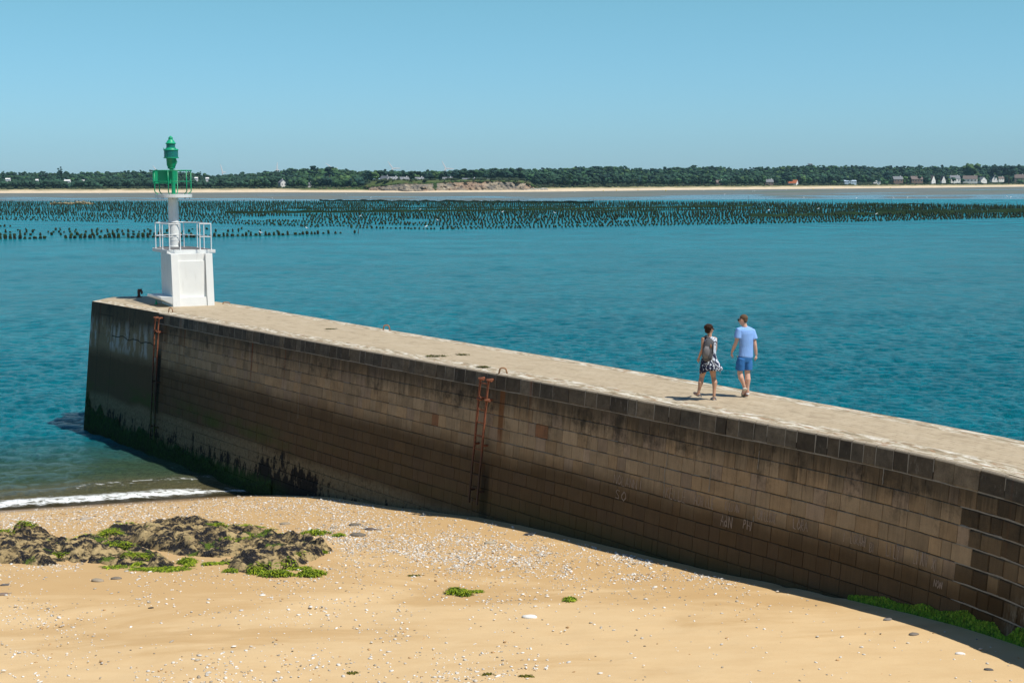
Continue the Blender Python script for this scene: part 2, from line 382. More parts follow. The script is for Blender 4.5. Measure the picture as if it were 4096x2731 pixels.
def mat_wall(name, base, concrete=False):
    m = NM(name); uv = m.uv(); n = m.noise(uv, 3, 6, .7); f = m.noise(uv, 45, 3, .7)
    if concrete: b = m.mix(n, tuple(q*.75 for q in base), tuple(q*1.2 for q in base))
    else:
        b = m.mix(1, m.mix(m.mr(n, .3, .7), tuple(q*.8 for q in base), tuple(q*1.15 for q in base)), m.attr('tint'), 'MULTIPLY')
    b = m.mix(m.mr(f, .3, .75, 0, .35), b, tuple(q*.5 for q in base))
    c, ml = tidal(m, uv, b)
    if concrete:
        x, y, _ = m.sep(uv)
        pn = m.noise(m.map(uv, (2.2, .7, 1), loc=(3, 1, 0)), 1, 5, .65)
        pl = m.math('MULTIPLY', m.mr(pn, .50, .58), m.math('MULTIPLY', m.mr(y, 3.35, 3.6), m.mr(y, 4.7, 4.2)))
        c = m.mix(m.math('MULTIPLY', pl, .75), c, (.36, .38, .37))
    h = m.math('ADD', m.math('MULTIPLY', n, .5), m.math('ADD', m.math('MULTIPLY', f, .3), m.math('MULTIPLY', ml, 1.2)))
    m.set(Base_Color=c, Roughness=.9, Normal=m.bump(h, .6, .03)); m.b.inputs['Specular IOR Level'].default_value = .2
    return m.m
def mat_deck():
    m = NM('deck_paving'); uv = m.uv(); x, y, _ = m.sep(uv)      # u = run, v = distance from the near edge
    w = m.attr('wid', True)
    lon = m.noise(m.map(uv, (.55, 2.2, 1)), 1.3, 6, .65, .5); n = m.noise(uv, 2.2, 6, .7); f = m.noise(uv, 30, 4, .7)
    c = m.mix(m.mr(n, .3, .7), (.44, .35, .23), (.52, .43, .295))
    c = m.mix(m.mr(lon, .5, .75, 0, .35), c, (.62, .53, .39))
    # sett joints, worn nearly away
    br = m.n('TexBrick'); m.l(m.map(uv, (1, 1, 1)), br.inputs['Vector']); br.inputs['Scale'].default_value = 1
    br.inputs['Brick Width'].default_value = .26; br.inputs['Row Height'].default_value = .16; br.inputs['Mortar Size'].default_value = .010
    br.inputs['Color1'].default_value = (0, 0, 0, 1); br.inputs['Color2'].default_value = (.25, .25, .25, 1); br.inputs['Mortar'].default_value = (1, 1, 1, 1)
    jm = m.math('MULTIPLY', m.mr(br.outputs['Fac'], .2, .9), m.math('MULTIPLY', m.mr(m.noise(uv, 3.5, 3), .45, .58), m.mr(x, 18, 32, .25, 1)))
    c = m.mix(m.math('MULTIPLY', jm, .6), c, (.17, .12, .075))
    # kerb strips with lime, lichen and rust
    edge = m.math('MINIMUM', y, m.math('SUBTRACT', w, y)); edge = m.math('ADD', edge, m.math('MULTIPLY', m.math('SUBTRACT', n, .5), .22))
    km = m.mr(edge, .62, .48)
    kn = m.noise(m.map(uv, (1.3, 4.2, 1), loc=(9, 2, 0)), 1.6, 6, .7, .8)
    kc = m.ramp(kn, [(0, (.14, .115, .07)), (.40, (.24, .195, .125)), (.47, (.40, .33, .22)), (.53, (.58, .52, .39)), (.60, (.76, .73, .63)), (1, (.84, .82, .76))])
    rn = m.noise(m.map(uv, (1.8, 6, 1), loc=(2, 7, 0)), 1.4, 4, .6); kc = m.mix(m.mr(rn, .56, .62, 0, .8), kc, (.32, .15, .06))
    c = m.mix(m.math('MULTIPLY', km, .92), c, kc)
    dk = m.noise(m.map(uv, (1.2, 3.5, 1), loc=(1, 9, 0)), 1, 6, .7, .6); c = m.mix(m.mr(dk, .52, .68, 0, .6), c, (.27, .21, .13))
    c = m.mix(m.mr(f, .35, .8, 0, .3), c, (.22, .17, .11))
    m.set(Base_Color=c, Roughness=.9, Normal=m.bump(m.math('ADD', f, m.math('MULTIPLY', n, 1.2)), .22, .015)); m.b.inputs['Specular IOR Level'].default_value = .2
    return m.m
def mat_tint(name, mul=1.0, sc=8, rough=.85, bump=0.0, var=.3):
    m = NM(name); v = m.obj(); t = m.attr('tint'); n = m.noise(v, sc, 4)
    k = m.mr(n, .2, .8, (1-var)*mul, (1+var)*mul); o = m.n('VectorMath', operation='SCALE'); m.l(t, o.inputs[0]); m.l(k, o.inputs['Scale'])
    m.set(Base_Color=o.outputs[0], Roughness=rough); m.b.inputs['Specular IOR Level'].default_value = .2
    if bump: m.set(Normal=m.bump(m.noise(v, sc*3, 4), bump, .05))
    return m.m
def mat_rust():
    m = NM('rusty_iron'); v = m.obj(); n = m.noise(v, 14, 6, .75); z = m.sep(m.n('NewGeometry').outputs['Position'])[2]
    c = m.ramp(n, [(.25, (.07, .025, .015)), (.5, (.21, .065, .027)), (.7, (.33, .12, .05))])
    lowm = m.mr(z, 3.7, 2.7, 0, .88, True); c = m.mix(lowm, c, (.022, .018, .010))
    gl = m.math('MULTIPLY', m.mr(z, 2.0, 1.2), m.mr(m.noise(v, 6, 3), .4, .6)); c = m.mix(gl, c, (.05, .08, .01))
    m.set(Base_Color=c, Roughness=.85, Normal=m.bump(n, .4, .01)); return m.m
def mat_rock():
    m = NM('mussel_rock'); v = m.obj(); g = m.n('NewGeometry'); nz = m.sep(g.outputs['Normal'])[2]
    n = m.noise(v, 2.2, 6, .7); c = m.mix(m.mr(n, .3, .7), (.27, .19, .08), (.56, .42, .20)); f = m.noise(v, 28, 5, .75)
    c = m.mix(m.mr(f, .35, .75, 0, .5), c, (.13, .10, .06))
    mn = m.noise(m.map(v, (1.0, 1.3, 1.0), loc=(4, 0, 0)), 2.3, 8, .75, .3)
    mm = m.mr(mn, .465, .53); sp = m.vor(v, 40); mc = m.mix(m.mr(sp, .25, .5), (.045, .042, .045), (.012, .011, .012))
    c = m.mix(mm, c, mc); ws = m.mr(m.vor(m.map(v, (1, 1, 1), loc=(3, 3, 3)), 26), .10, .06); c = m.mix(m.math('MULTIPLY', ws, mm), c, (.42, .40, .36))
    a = m.noise(m.map(v, (1, 1, 1), loc=(8, 3, 1)), .8, 6, .7); am = m.mr(m.math('ADD', a, m.mr(nz, .5, 1, -.05, .03)), .60, .65)
    c = m.mix(am, c, m.mix(f, (.05, .10, .008), (.17, .24, .02)))
    h = m.math('ADD', m.math('MULTIPLY', f, .5), m.math('MULTIPLY', m.math('MULTIPLY', sp, mm), 1.4))
    m.set(Base_Color=c, Roughness=.75, Normal=m.bump(h, .8, .04)); m.b.inputs['Specular IOR Level'].default_value = .3; return m.m
M = {}
M['sand'] = mat_sand(); M['water'] = mat_water()
M['stone'] = mat_wall('granite_facing', (.34, .255, .158)); M['conc'] = mat_wall('old_concrete', (.27, .21, .125), True)
M['mortar'] = mat_wall('dark_joint', (.045, .038, .028), True); M['coping'] = mat_wall('weathered_coping', (.095, .085, .065))
M['lime'] = simple('lime_mortar', (.23, .215, .18), .9, .6, 5)
M['deck'] = mat_deck(); M['tint'] = mat_tint('tinted', 1, 6); M['rust'] = mat_rust(); M['rock'] = mat_rock()
M['leaf'] = mat_tint('foliage', 1, .25, .9, 0, .35); M['shell'] = mat_tint('shell_and_pebble', 1, 20, .7, 0, .12)
M['weed'] = mat_tint('green_weed', 1, 15, .7, 0, .4); M['bark'] = simple('bark', (.10, .075, .05), .9)
def mat_white():
    m = NM('white_paint'); v = m.obj(); n = m.noise(v, 2.5, 6, .7); st = m.noise(m.map(v, (5, 5, .7)), 1, 6, .7)
    c = m.mix(m.mr(n, .4, .8, 0, .5), (.80, .80, .76), (.70, .70, .66)); c = m.mix(m.mr(st, .56, .74, 0, .5), c, (.50, .47, .40)); rr_ = m.noise(m.map(v, (4, 4, .35), loc=(3, 1, 0)), 1.6, 4, .6); c = m.mix(m.mr(rr_, .70, .76, 0, .55), c, (.50, .26, .10))
    m.set(Base_Color=c, Roughness=.6, Normal=m.bump(m.noise(v, 25, 4), .15, .01)); return m.m
M['white'] = mat_white(); M['wrail'] = simple('white_rail_paint', (.78, .79, .78), .45, .06)
M['slabtop'] = simple('dark_roof_felt', (.13, .125, .12), .9, .3)
M['green'] = simple('green_paint', (.0, .27, .115), .38, .12, 5); M['greenlight'] = simple('light_green_paint', (.01, .36, .18), .4, .1, 5)  # second one is a lighter green for lantern rims, cap and cone
M['black'] = simple('black_plastic', (.02, .02, .022), .5)
def mat_glass(name, col, tr=.55):
    m = NM(name); m.set(Base_Color=col, Roughness=.08); m.b.inputs['Transmission Weight'].default_value = tr; m.b.inputs['IOR'].default_value = 1.3; return m.m
M['lens'] = mat_glass('green_lens', (.02, .22, .20), .35)

# ================================================================== BEACH (near), one sheet
def build_beach():
    xs = np.arange(-34, 26.01, .2); ys = np.arange(4, 56.01, .2)
    X, Y = np.meshgrid(xs, ys); Z = beach_z(X, Y)
    # seaward side of the pier lies deep: signed distance to the seen face
    P = np.stack([X.ravel(), Y.ravel()], 1); side = np.empty(len(P)); 
    for a in range(0, len(P), 4000):
        q = P[a:a+4000]; d = ((q[:, None, :]-_C[None, ::2, :])**2).sum(2); k = d.argmin(1)*2
        n = np.stack([_T[k, 1], -_T[k, 0]], 1); side[a:a+4000] = ((q-_C[k])*n).sum(1)
    side = side.reshape(X.shape); t = np.clip((side+2.6)/1.6, 0, 1); Z = Z*t+(-2.2)*(1-t)
    # footprints, wind hollows
    for i in range(70):
        fx, fy = random.uniform(-9, 8), random.uniform(20.5, 27); Z -= .035*np.exp(-(((X-fx)/.2)**2+((Y-fy)/.14)**2))
    ny, nx = X.shape; idx = np.arange(nx*ny).reshape(ny, nx)
    Fc = np.stack([idx[:-1, :-1], idx[:-1, 1:], idx[1:, 1:], idx[1:, :-1]], -1).reshape(-1, 4)
    o = mesh_np('beach', np.stack([X, Y, Z], -1).reshape(-1, 3), Fc, M['sand'], smooth=True); tag(o, kind='structure')
build_beach()

# ================================================================== WATER
def build_water():
    th = np.concatenate([np.linspace(-46, -23, 40), np.linspace(-22.8, 22.8, 700), np.linspace(23, 46, 40)])*math.pi/180
    r = [14.0]
    r[0] = 24.0
    while r[-1] < 1150: r.append(r[-1]*(1+min(.0018*max(1, r[-1]/60), .012)))
    r = np.array(r); RR, TH = np.meshgrid(r, th, indexing='ij'); X = RR*np.sin(TH); Y = RR*np.cos(TH)
    d = -bd(X, Y)
    sc_ = np.interp(Y, _C[::-1][:, 1][np.argsort(_C[::-1][:, 1])] if False else np.sort(_C[:, 1]), _C[np.argsort(_C[:, 1]), 0])
    sea = X > sc_+1.0; d = np.where(sea, 30.0, d); Z = np.zeros_like(X); DX = np.zeros_like(X); DY = np.zeros_like(X); rg = np.random.default_rng(3)
    step = np.maximum(np.gradient(r)[:, None], RR*.00115)
    dep = np.where(X > -60, d, d); shoal = np.clip(d/9, .12, 1)
    for i in range(130):
        L = 10**rg.uniform(math.log10(.28), math.log10(1.7)) if i < 90 else 10**rg.uniform(math.log10(1.6), math.log10(7)); k = 2*math.pi/L; a = R(rg.normal(-104, 42))
        A = .0100*L**.75/math.sqrt(90)*3.6; att = np.clip((L/step-2.2)/2.2, 0, 1)
        if i >= 90: A *= 1.0; att = att*np.clip((RR-45-14*L)/(60+12*L), 0, 1)      # longer waves only out of the lee of the pier
        ph = k*(X*math.cos(a)+Y*math.sin(a))+rg.uniform(0, 6.28)
        Z += A*np.sin(ph)*att; DX -= A*.55*np.cos(ph)*math.cos(a)*att; DY -= A*.55*np.cos(ph)*math.sin(a)*att
    near = (RR < 240)
    Z *= shoal; DX *= shoal; DY *= shoal
    # breaking ripples parallel to the shore
    wob = (fbm(X*.18, Y*.18, 3, 5)-.5)*2.2
    foam = np.zeros_like(X)
    for dc, amp, wd in ((.75, .10, .5), (2.6, .11, .8), (5.2, .07, 1.0)):
        q = d+wob*.6-dc; crest = np.exp(-np.where(q < 0, (q/(wd*.45))**2, (q/wd)**2)); seg = np.clip(fbm(X*.22+dc, Y*.22, 2, 11)*3.2-1.0, 0, 1)
        Z += amp*crest*seg
        if dc < 1: foam += .46*np.exp(-((q-.15)/.75)**2)*np.clip(seg+.55, 0, 1)+.22*np.exp(-((q+.25)/.22)**2)
        elif dc < 3: foam += .34*np.exp(-(q/.45)**2)*seg
    Z += .05*np.exp(-(d/1.5)**2)
    foam += .20*np.exp(-(np.clip(d-.5, 0, 99)/5)**2)
    land = d < -1.5; Z = np.where(land, -.4, Z)
    n1, n2 = X.shape; idx = np.arange(n1*n2).reshape(n1, n2)
    Fc = np.stack([idx[:-1, :-1], idx[1:, :-1], idx[1:, 1:], idx[:-1, 1:]], -1).reshape(-1, 4)[:, ::-1]
    o = mesh_np('sea_water', np.stack([X+DX, Y+DY, Z], -1).reshape(-1, 3), Fc, M['water'], smooth=True,
                attrs={'dep': np.clip(dep, -5, 60).ravel(), 'foam': foam.ravel()}); tag(o, kind='structure')
build_water()

# ================================================================== PIER
JOINT_PX = [(1205+0, 1500), (2670, 1700), (3037, 1800), (3640, 2000), (1911, 1700)]
pier = empty('stone_pier', (float(Cc(20)[0]), float(Cc(20)[1]), 0), label='long curving stone pier with a pale paved deck and a dark stained masonry side', cat='pier')
PO = np.array(pier.location)
S0, S1 = 6.75, 66.0
def deck_tip():
    """outline of the rounded head, seaward side"""
    return [at(x, y, DZ)[:2] for x, y in ((858, 1206), (740, 1188), (598, 1184), (500, 1186), (445, 1189))]
def build_pier():
    rel = lambda V: np.asarray(V)-PO
    # ---- backing: seen face, hidden face, concrete head
    ss = np.arange(S0, S1+.01, .5); dz = np.array([.03, 2.6, 5.0, 7.4]); G = []; UV = []
    for s_ in ss:
        for q in dz: G.append(WP(s_, q, -.022)); UV.append((s_, DZ-q))
    k = len(dz); Fc = [(i*k+j, (i+1)*k+j, (i+1)*k+j+1, i*k+j+1) for i in range(len(ss)-1) for j in range(k-1)]
    mesh_np('mortar', rel(G), Fc, M['mortar'], pier, uv=UV)
    # ---- facing blocks
    joints = [wall_at(*p)[0] for p in JOINT_PX]; rnd = random.Random(5)
    V = []; Q = []; U = []; Cl = []
    def block(s0, s1, d0, d1, out, tint, gap=.006, bev=.010, jit=.004):
        gv = gap*.45
        ns = max(1, int((s1-s0)/.4)); b = len(V); o = out
        js = [rnd.uniform(-jit, jit) for _ in range(4)]
        rows = []
        for ring, (ins, oo) in enumerate(((gap, o-.045), (gap, o-bev), (gap+bev, o))):
            iv = gv if ring < 2 else gv+bev*.6
            top = [(s0+iv+(s1-s0-2*iv)*i/ns, d0+ins+js[0]*(1-i/ns)+js[1]*i/ns) for i in range(ns+1)]
            bot = [(s0+iv+(s1-s0-2*iv)*i/ns, d1-ins+js[2]*(1-i/ns)+js[3]*i/ns) for i in range(ns+1)]
            lp = top+bot[::-1]; rows.append(len(V))
            for a, c in lp: V.append(WP(a, c, oo)); U.append((a, DZ-c)); Cl.append(tint)
        n = 2*(ns+1)
        for r0, r1 in zip(rows[:-1], rows[1:]):
            for i in range(n): Q.append((r0+i, r0+(i+1) % n, r1+(i+1) % n, r1+i))
        r = rows[-1]
        for i in range(ns): Q.append((r+i, r+i+1, r+n-2-i, r+n-1-i))
    CH_ = .313; d0 = .39; course = 0
    while d0 < 6.2:
        d1 = d0+CH_; s_ = S0-rnd.uniform(0, .3)
        while s_ < S1:
            L = rnd.choice((.24, .3, .34, .38, .42, .48, .56)) if s_ < 42 else rnd.choice((.28, .35, .42, .5))
            e_ = s_+L
            for j in joints:
                if s_+.12 < j < e_+.12: e_ = j
            g = rnd.gauss(1, .10); hue = rnd.random()
            t = (g*(1.06 if hue < .25 else 1), g, g*(.92 if hue < .25 else (1.10 if hue > .85 else 1)))
            if hue > .993: t = (.80, .52, .42)
            out = rnd.uniform(-.004, .005)
            if s_ > 42.0:
                g = rnd.choice((.16, .22, .3, .42, .6))*rnd.uniform(.85, 1.2); t = (g, g*.96, g*.88); block(max(s_, S0), e_, d0, d1, out+.006, t, .013, .02, .012)
            else: block(max(s_, S0), e_, d0, d1, out, t)
            s_ = e_
        d0 = d1; course += 1
    mesh_np('facing_stones', rel(V), Q, M['stone'], pier, color=np.array(Cl), uv=U)
    # lime joints of the newer masonry and under the coping
    V2 = []; Q2 = []
    def strip(s0, s1, da, db, out):
        n = max(1, int((s1-s0)/.35))
        for i in range(n):
            b = len(V2); a0 = s0+(s1-s0)*i/n; a1 = s0+(s1-s0)*(i+1)/n
            w0, w1 = [.010*math.sin(a*2.3)+.008*math.sin(a*7.1) for a in (a0, a1)]
            V2.extend([WP(a0, da+w0, out), WP(a1, da+w1, out), WP(a1, db+w1*.4, out), WP(a0, db+w0*.4, out)]); Q2.append((b, b+1, b+2, b+3))
    strip(S0, S1, .374, .402, .004)
    d0 = .39
    while d0 < 3.4: strip(42.0, S1, d0-.012, d0+.011, -.004); d0 += CH_
    # ---- coping stones
    V = []; Q = []; U = []; Cl = []; s_ = S0; VT = []
    while s_ < S1:
        L = rnd.choice((.30, .36, .42, .48, .60)); e_ = min(s_+L, S1); g = rnd.choice((.55, .7, .9, 1.1, 1.4, 1.9))*rnd.uniform(.85, 1.15); w = rnd.random()
        t = (g*1.06, g, g*.92) if w < .5 else (g, g, g*1.0)
        lift = rnd.uniform(-.012, .006); out = .012+rnd.uniform(-.006, .012)
        b = len(V); ns = 2
        for i in range(ns+1):
            a = s_+.010+(e_-s_-.02)*i/ns; j = rnd.uniform(-.008, .008)
            prof = [(.385, out-.05), (.385, out-.012), (.365, out), (.045+lift+j, out), (.012+lift+j*.5, out-.022), (.0+lift*.4, out-.05), (-.002, -.12), (.02, -.13)]
            for dd, oo in prof: V.append(WP(a, dd, oo)); U.append((a, DZ-dd)); Cl.append(t)
        k = len(prof)
        for i in range(ns):
            for j in range(k-1): Q.append((b+i*k+j, b+i*k+j+1, b+(i+1)*k+j+1, b+(i+1)*k+j))
        Q.append(tuple(b+j for j in range(k))[::-1]); Q.append(tuple(b+ns*k+j for j in range(k)))
        if rnd.random() < .85: # lime joint between copings
            bb = len(V2); wj = rnd.uniform(.006, .019); lo_ = rnd.choice((.37, .37, .25)); V2.extend([WP(e_-wj, .015, .021), WP(e_+wj, .015, .021), WP(e_+wj*.6, lo_, .018), WP(e_-wj*.6, lo_, .018)]); Q2.append((bb, bb+1, bb+2, bb+3))
        s_ = e_
    Vc = np.array(V)
    mesh_np('coping_stones', rel(V), [q[::-1] for q in Q], M['coping2'], pier, color=np.array(Cl), uv=U)
    mesh_np('lime_joint', rel(V2), Q2, M['lime'], pier)
    # ---- paved deck
    ss = np.arange(.0, S1+.01, .5); V = []; U = []; Wd = []; nv = 13; Q = []
    for s_ in ss:
        if s_ < 5: continue
        c = Cc(s_); n = Nn(s_); w = width(s_)
        for i in range(nv):
            v = w*i/(nv-1); o_ = -v if i else -.055
            z = DZ+.004+.02*math.sin(math.pi*i/(nv-1))+(fbm(s_*.9, v*1.5, 2, 4)-.5)*.02
            if i == nv-1: z -= .02
            V.append((c[0]+n[0]*o_, c[1]+n[1]*o_, z)); U.append((s_, v)); Wd.append(w)
    m = len(V)//nv
    for i in range(m-1):
        for j in range(nv-1): Q.append((i*nv+j, i*nv+j+1, (i+1)*nv+j+1, (i+1)*nv+j))
    # seaward face
    b0 = len(V)
    for s_ in ss:
        if s_ < 5: continue
        c = Cc(s_); n = Nn(s_); w = width(s_)
        for z, o_ in ((DZ-.012, -w), (DZ-.04, -w-.02), (-2.5, -w-.75)): V.append((c[0]+n[0]*o_, c[1]+n[1]*o_, z)); U.append((s_, -z)); Wd.append(w)
    for i in range(m-1):
        for j in range(2): Q.append((b0+i*3+j, b0+i*3+j+1, b0+(i+1)*3+j+1, b0+(i+1)*3+j))
    mesh_np('paved_deck', rel(V), [q[::-1] for q in Q], M['deck'], pier, uv=U, attrs={'wid': Wd}, smooth=False)
    # ---- concrete head: seen face s 0..S0 in panels, then round the tip
    tip = deck_tip(); c5 = Cc(5); w5 = width(5)
    ring = [tuple(Cc(s_)) for s_ in (6.75, 6.0, 5.0, 4.0, 3.0, 2.0, 1.0, .25)]
    outl = ring+[tuple(at(379, 1203, DZ)[:2])]+[tuple(t) for t in tip[::-1]]
    c6 = Cc(6.75); n6 = Nn(6.75); back = (c6[0]-n6[0]*width(6.75), c6[1]-n6[1]*width(6.75)); outl.append(back)
    P = np.array(outl); cen = P.mean(0); V = []; U = []; Wd = []; Q = []
    per = np.r_[0, np.cumsum(np.linalg.norm(np.diff(P, axis=0), axis=1))]
    N2 = []
    for i in range(len(P)):
        a = P[max(i-1, 0)]; c = P[min(i+1, len(P)-1)]; t = (c-a)/np.linalg.norm(c-a); n = np.array([-t[1], t[0]]) 
        if (P[i]-cen)@n < 0: n = -n
        N2.append(n)
    levels = [0, .06, .30, .75, 1.19, 1.21, 2.2, 3.4, 5.0, 7.4]
    for i, p in enumerate(P):
        for q in levels:
            o_ = BAT*q-(.02 if q == 0 else 0)-(.012 if q == 1.19 else 0)
            V.append((p[0]+N2[i][0]*o_, p[1]+N2[i][1]*o_, DZ-q)); U.append((6.75-per[i], DZ-q)); Wd.append(4)
    k = len(levels)
    for i in range(len(P)-1):
        for j in range(k-1): Q.append((i*k+j, i*k+j+1, (i+1)*k+j+1, (i+1)*k+j))
    mesh_np('concrete_head', rel(V), [q for q in Q], M['conc'], pier, uv=U)
    # joints of the head
    V3 = []; Q3 = []
    for a in (1.1, 2.45):
        bb = len(V3)
        for q in (.02, 5.2): V3 += [WP(a-.014, q, .004), WP(a+.014, q, .004)]
        Q3.append((bb, bb+1, bb+3, bb+2))
    a = 2.45; pts = []
    while a <= 6.7: pts.append((a, 1.17+.04*math.sin(a*5)+rnd.uniform(-.025, .025))); a += .22
    for (a0, q0), (a1, q1) in zip(pts[:-1], pts[1:]):
        bb = len(V3); V3 += [WP(a0, q0, .004), WP(a1, q1, .004), WP(a1, q1+.035, .004), WP(a0, q0+.035, .004)]; Q3.append((bb, bb+1, bb+2, bb+3))
    bb = len(V3); V3 += [WP(1.1, .44, .005), WP(2.45, .42, .005), WP(2.45, .46, .005), WP(1.1, .47, .005)]; Q3.append((bb, bb+1, bb+2, bb+3))
    mesh_np('open_joint', rel(V3), Q3, M['mortar'], pier, uv=[(9, 5)]*len(V3))
    # head deck: slab polygon joined to the strip deck
    Vd = [(p[0], p[1], DZ+.002) for p in P]
    # fan with inner points for texture coords
    Ud = []
    for p in Vd:
        k2 = int(np.argmin(((_C-np.array(p[:2]))**2).sum(1))); nn = np.array([_T[k2, 1], -_T[k2, 0]]); Ud.append((_sg[k2], float(-(np.array(p[:2])-_C[k2])@nn)))
    mesh_np('head_deck', rel(Vd), [tuple(range(len(Vd)))], M['deck'], pier, uv=Ud, attrs={'wid': [4.6]*len(Vd)})
M['coping2'] = None
def mat_coping():
    m = NM('coping_granite'); uv = m.uv(); n = m.noise(uv, 4, 6, .7); f = m.noise(uv, 40, 3, .7); x, y, _ = m.sep(uv)
    b = m.mix(m.mr(n, .3, .7), (.040, .034, .024), (.115, .10, .075)); b = m.mix(1, b, m.attr('tint'), 'MULTIPLY')
    li = m.noise(m.map(uv, (7, 2.5, 1), loc=(5, 0, 0)), 1, 5, .7); b = m.mix(m.mr(li, .6, .72, 0, .5), b, (.26, .24, .2))
    ru = m.noise(m.map(uv, (2.1, .04, 1)), 1, 2, .5); b = m.mix(m.mr(ru, .66, .72, 0, .5), b, (.14, .04, .015))
    b = m.mix(m.mr(y, 5.15, 5.19), b, (.46, .38, .27)); b = m.mix(m.mr(f, .4, .8, 0, .4), b, (.02, .018, .013))
    m.set(Base_Color=b, Roughness=.9, Normal=m.bump(m.math('ADD', n, m.math('MULTIPLY', f, .4)), .6, .03)); return m.m
M['coping2'] = mat_coping()
build_pier()

# ---- scratched names on the wall, each word a part of the pier
GL = {'N': [[(0, 0), (0, 1), (.7, 0), (.7, 1)]], 'O': [[(.35, 0), (.05, .25), (.0, .6), (.3, 1), (.6, .8), (.7, .4), (.35, 0)]], 'L': [[(0, 1), (0, 0), (.6, .02)]],
      'A': [[(0, 0), (.35, 1), (.7, 0)], [(.12, .4), (.6, .38)]], 'I': [[(0, 0), (.02, 1)]], 'K': [[(0, 0), (0, 1)], [(.6, 1), (.05, .5), (.65, 0)]],
      'E': [[(.6, 1), (0, 1), (0, 0), (.6, 0)], [(0, .52), (.5, .5)]], 'C': [[(.6, .9), (.3, 1), (0, .6), (0, .3), (.3, 0), (.6, .1)]], 'H': [[(0, 0), (0, 1)], [(.6, 0), (.6, 1)], [(0, .5), (.6, .5)]],
      'd': [[(.5, .35), (.25, .55), (0, .3), (.2, 0), (.5, .15)], [(.52, 0), (.52, .95)]], 'P': [[(0, 0), (0, 1), (.45, .95), (.5, .6), (0, .5)]], 'U': [[(0, 1), (0, .2), (.3, 0), (.55, .2), (.6, 1)]],
      'X': [[(0, 0), (.6, 1)], [(0, 1), (.65, -.1)]], 'R': [[(0, 0), (0, 1), (.45, .95), (.5, .6), (0, .5), (.6, 0)]], 'B': [[(0, 0), (0, 1), (.45, .9), (.4, .55), (0, .5), (.5, .4), (.5, .1), (0, 0)]],
      'Y': [[(0, 1), (.3, .5), (.62, 1)], [(.3, .5), (.2, 0)]], 'Z': [[(0, 1), (.6, 1), (0, 0), (.65, .02)]], 'S': [[(.55, .9), (.2, 1), (0, .75), (.5, .4), (.45, .05), (0, .1)]], ' ': []}
WORDS = [('NOLANN', (2455, 1931), (2549, 1957), 36), ('I', (2560, 1960), (2572, 1962), 36), ('SO', (2466, 1994), (2512, 1999), 34), ('KELLE', (2667, 1990), (2748, 2008), 42), ('ACHILLE', (2780, 2015), (2858, 2033), 38),
         ('KILLIAN', (2898, 2040), (2960, 2048), 32), ('AdN', (2882, 2098), (2930, 2116), 44), ('PHI', (2975, 2112), (3016, 2130), 34), ('CAILLOUX', (3028, 2068), (3108, 2098), 36),
         ('LORA', (3172, 2108), (3234, 2128), 38), ('I', (3378, 2166), (3390, 2168), 36), ('LORAHI', (3400, 2170), (3472, 2188), 36), ('BI', (3480, 2205), (3506, 2212), 34), ('LILY', (3545, 2222), (3604, 2238), 48),
         ('ZIAN', (3653, 2250), (3715, 2270), 50), ('XI', (3724, 2276), (3762, 2284), 42), ('NON', (3738, 2340), (3772, 2352), 26)]
def build_words():
    m = NM('chalk_scratch'); v = m.obj(); m.set(Base_Color=m.mix(m.noise(v, 40, 3), (.16, .12, .09), (.42, .34, .27)), Roughness=.9); mat = m.m
    for word, a, b, hpx in WORDS:
        s0, d0 = wall_at(*a); s1, d1 = wall_at(*b); P0 = np.array(WP(s0, d0)); sc = F/np.linalg.norm(P0-np.array([0, 0, CH])); h = hpx/sc
        d0 = d1 = (d0+d1)/2
        adv = (s1-s0)/max(1, len(word)); V = []; Q = []
        for i, ch in enumerate(word):
            for st in GL[ch]:
                pts = [(s0+i*adv+x*adv*.95*1.15+random.uniform(-.01, .01), d0+(d1-d0)*i/len(word)-y*h+random.uniform(-.01, .01)) for x, y in st]
                for rep in range(2):
                    o = random.uniform(-.008, .008)
                    for (xa, ya), (xb, yb) in zip(pts[:-1], pts[1:]):
                        dx, dy = xb-xa, yb-ya; l = math.hypot(dx, dy) or 1; nx, ny = -dy/l*.0055, dx/l*.0055; q = len(V)
                        for (xx, yy) in ((xa-nx, ya-ny), (xb-nx, yb-ny), (xb+nx, yb+ny), (xa+nx, ya+ny)): V.append(WP(xx+o, yy+o, .012+rep*.002))
                        Q.append((q, q+1, q+2, q+3))
        mesh_np('scratched_name', np.array(V)-PO, Q, mat, pier)
    # vertical lime runs in the movement joints
    for px, y0, y1 in ((1199, 1440, 1670), (2664, 1870, 1990), (3018, 2060, 2088), (2672, 1800, 1870), (2845, 1860, 1970), (3040, 1800, 1880), (3537, 1870, 1940)):
        sa, da = wall_at(px, y0); sb, db = wall_at(px-6, y1); V = []; Q = []; n = 10
        for i in range(n+1):
            t = i/n; w = random.uniform(.004, .013); c = sa+(sb-sa)*t+random.uniform(-.006, .006); q = da+(db-da)*t; V += [WP(c-w, q, .0145), WP(c+w, q, .0145)]
        Q = [(2*i, 2*i+1, 2*i+3, 2*i+2) for i in range(n)]; mesh_np('lime_run', np.array(V)-PO, Q, M['lime'], pier)
build_words()

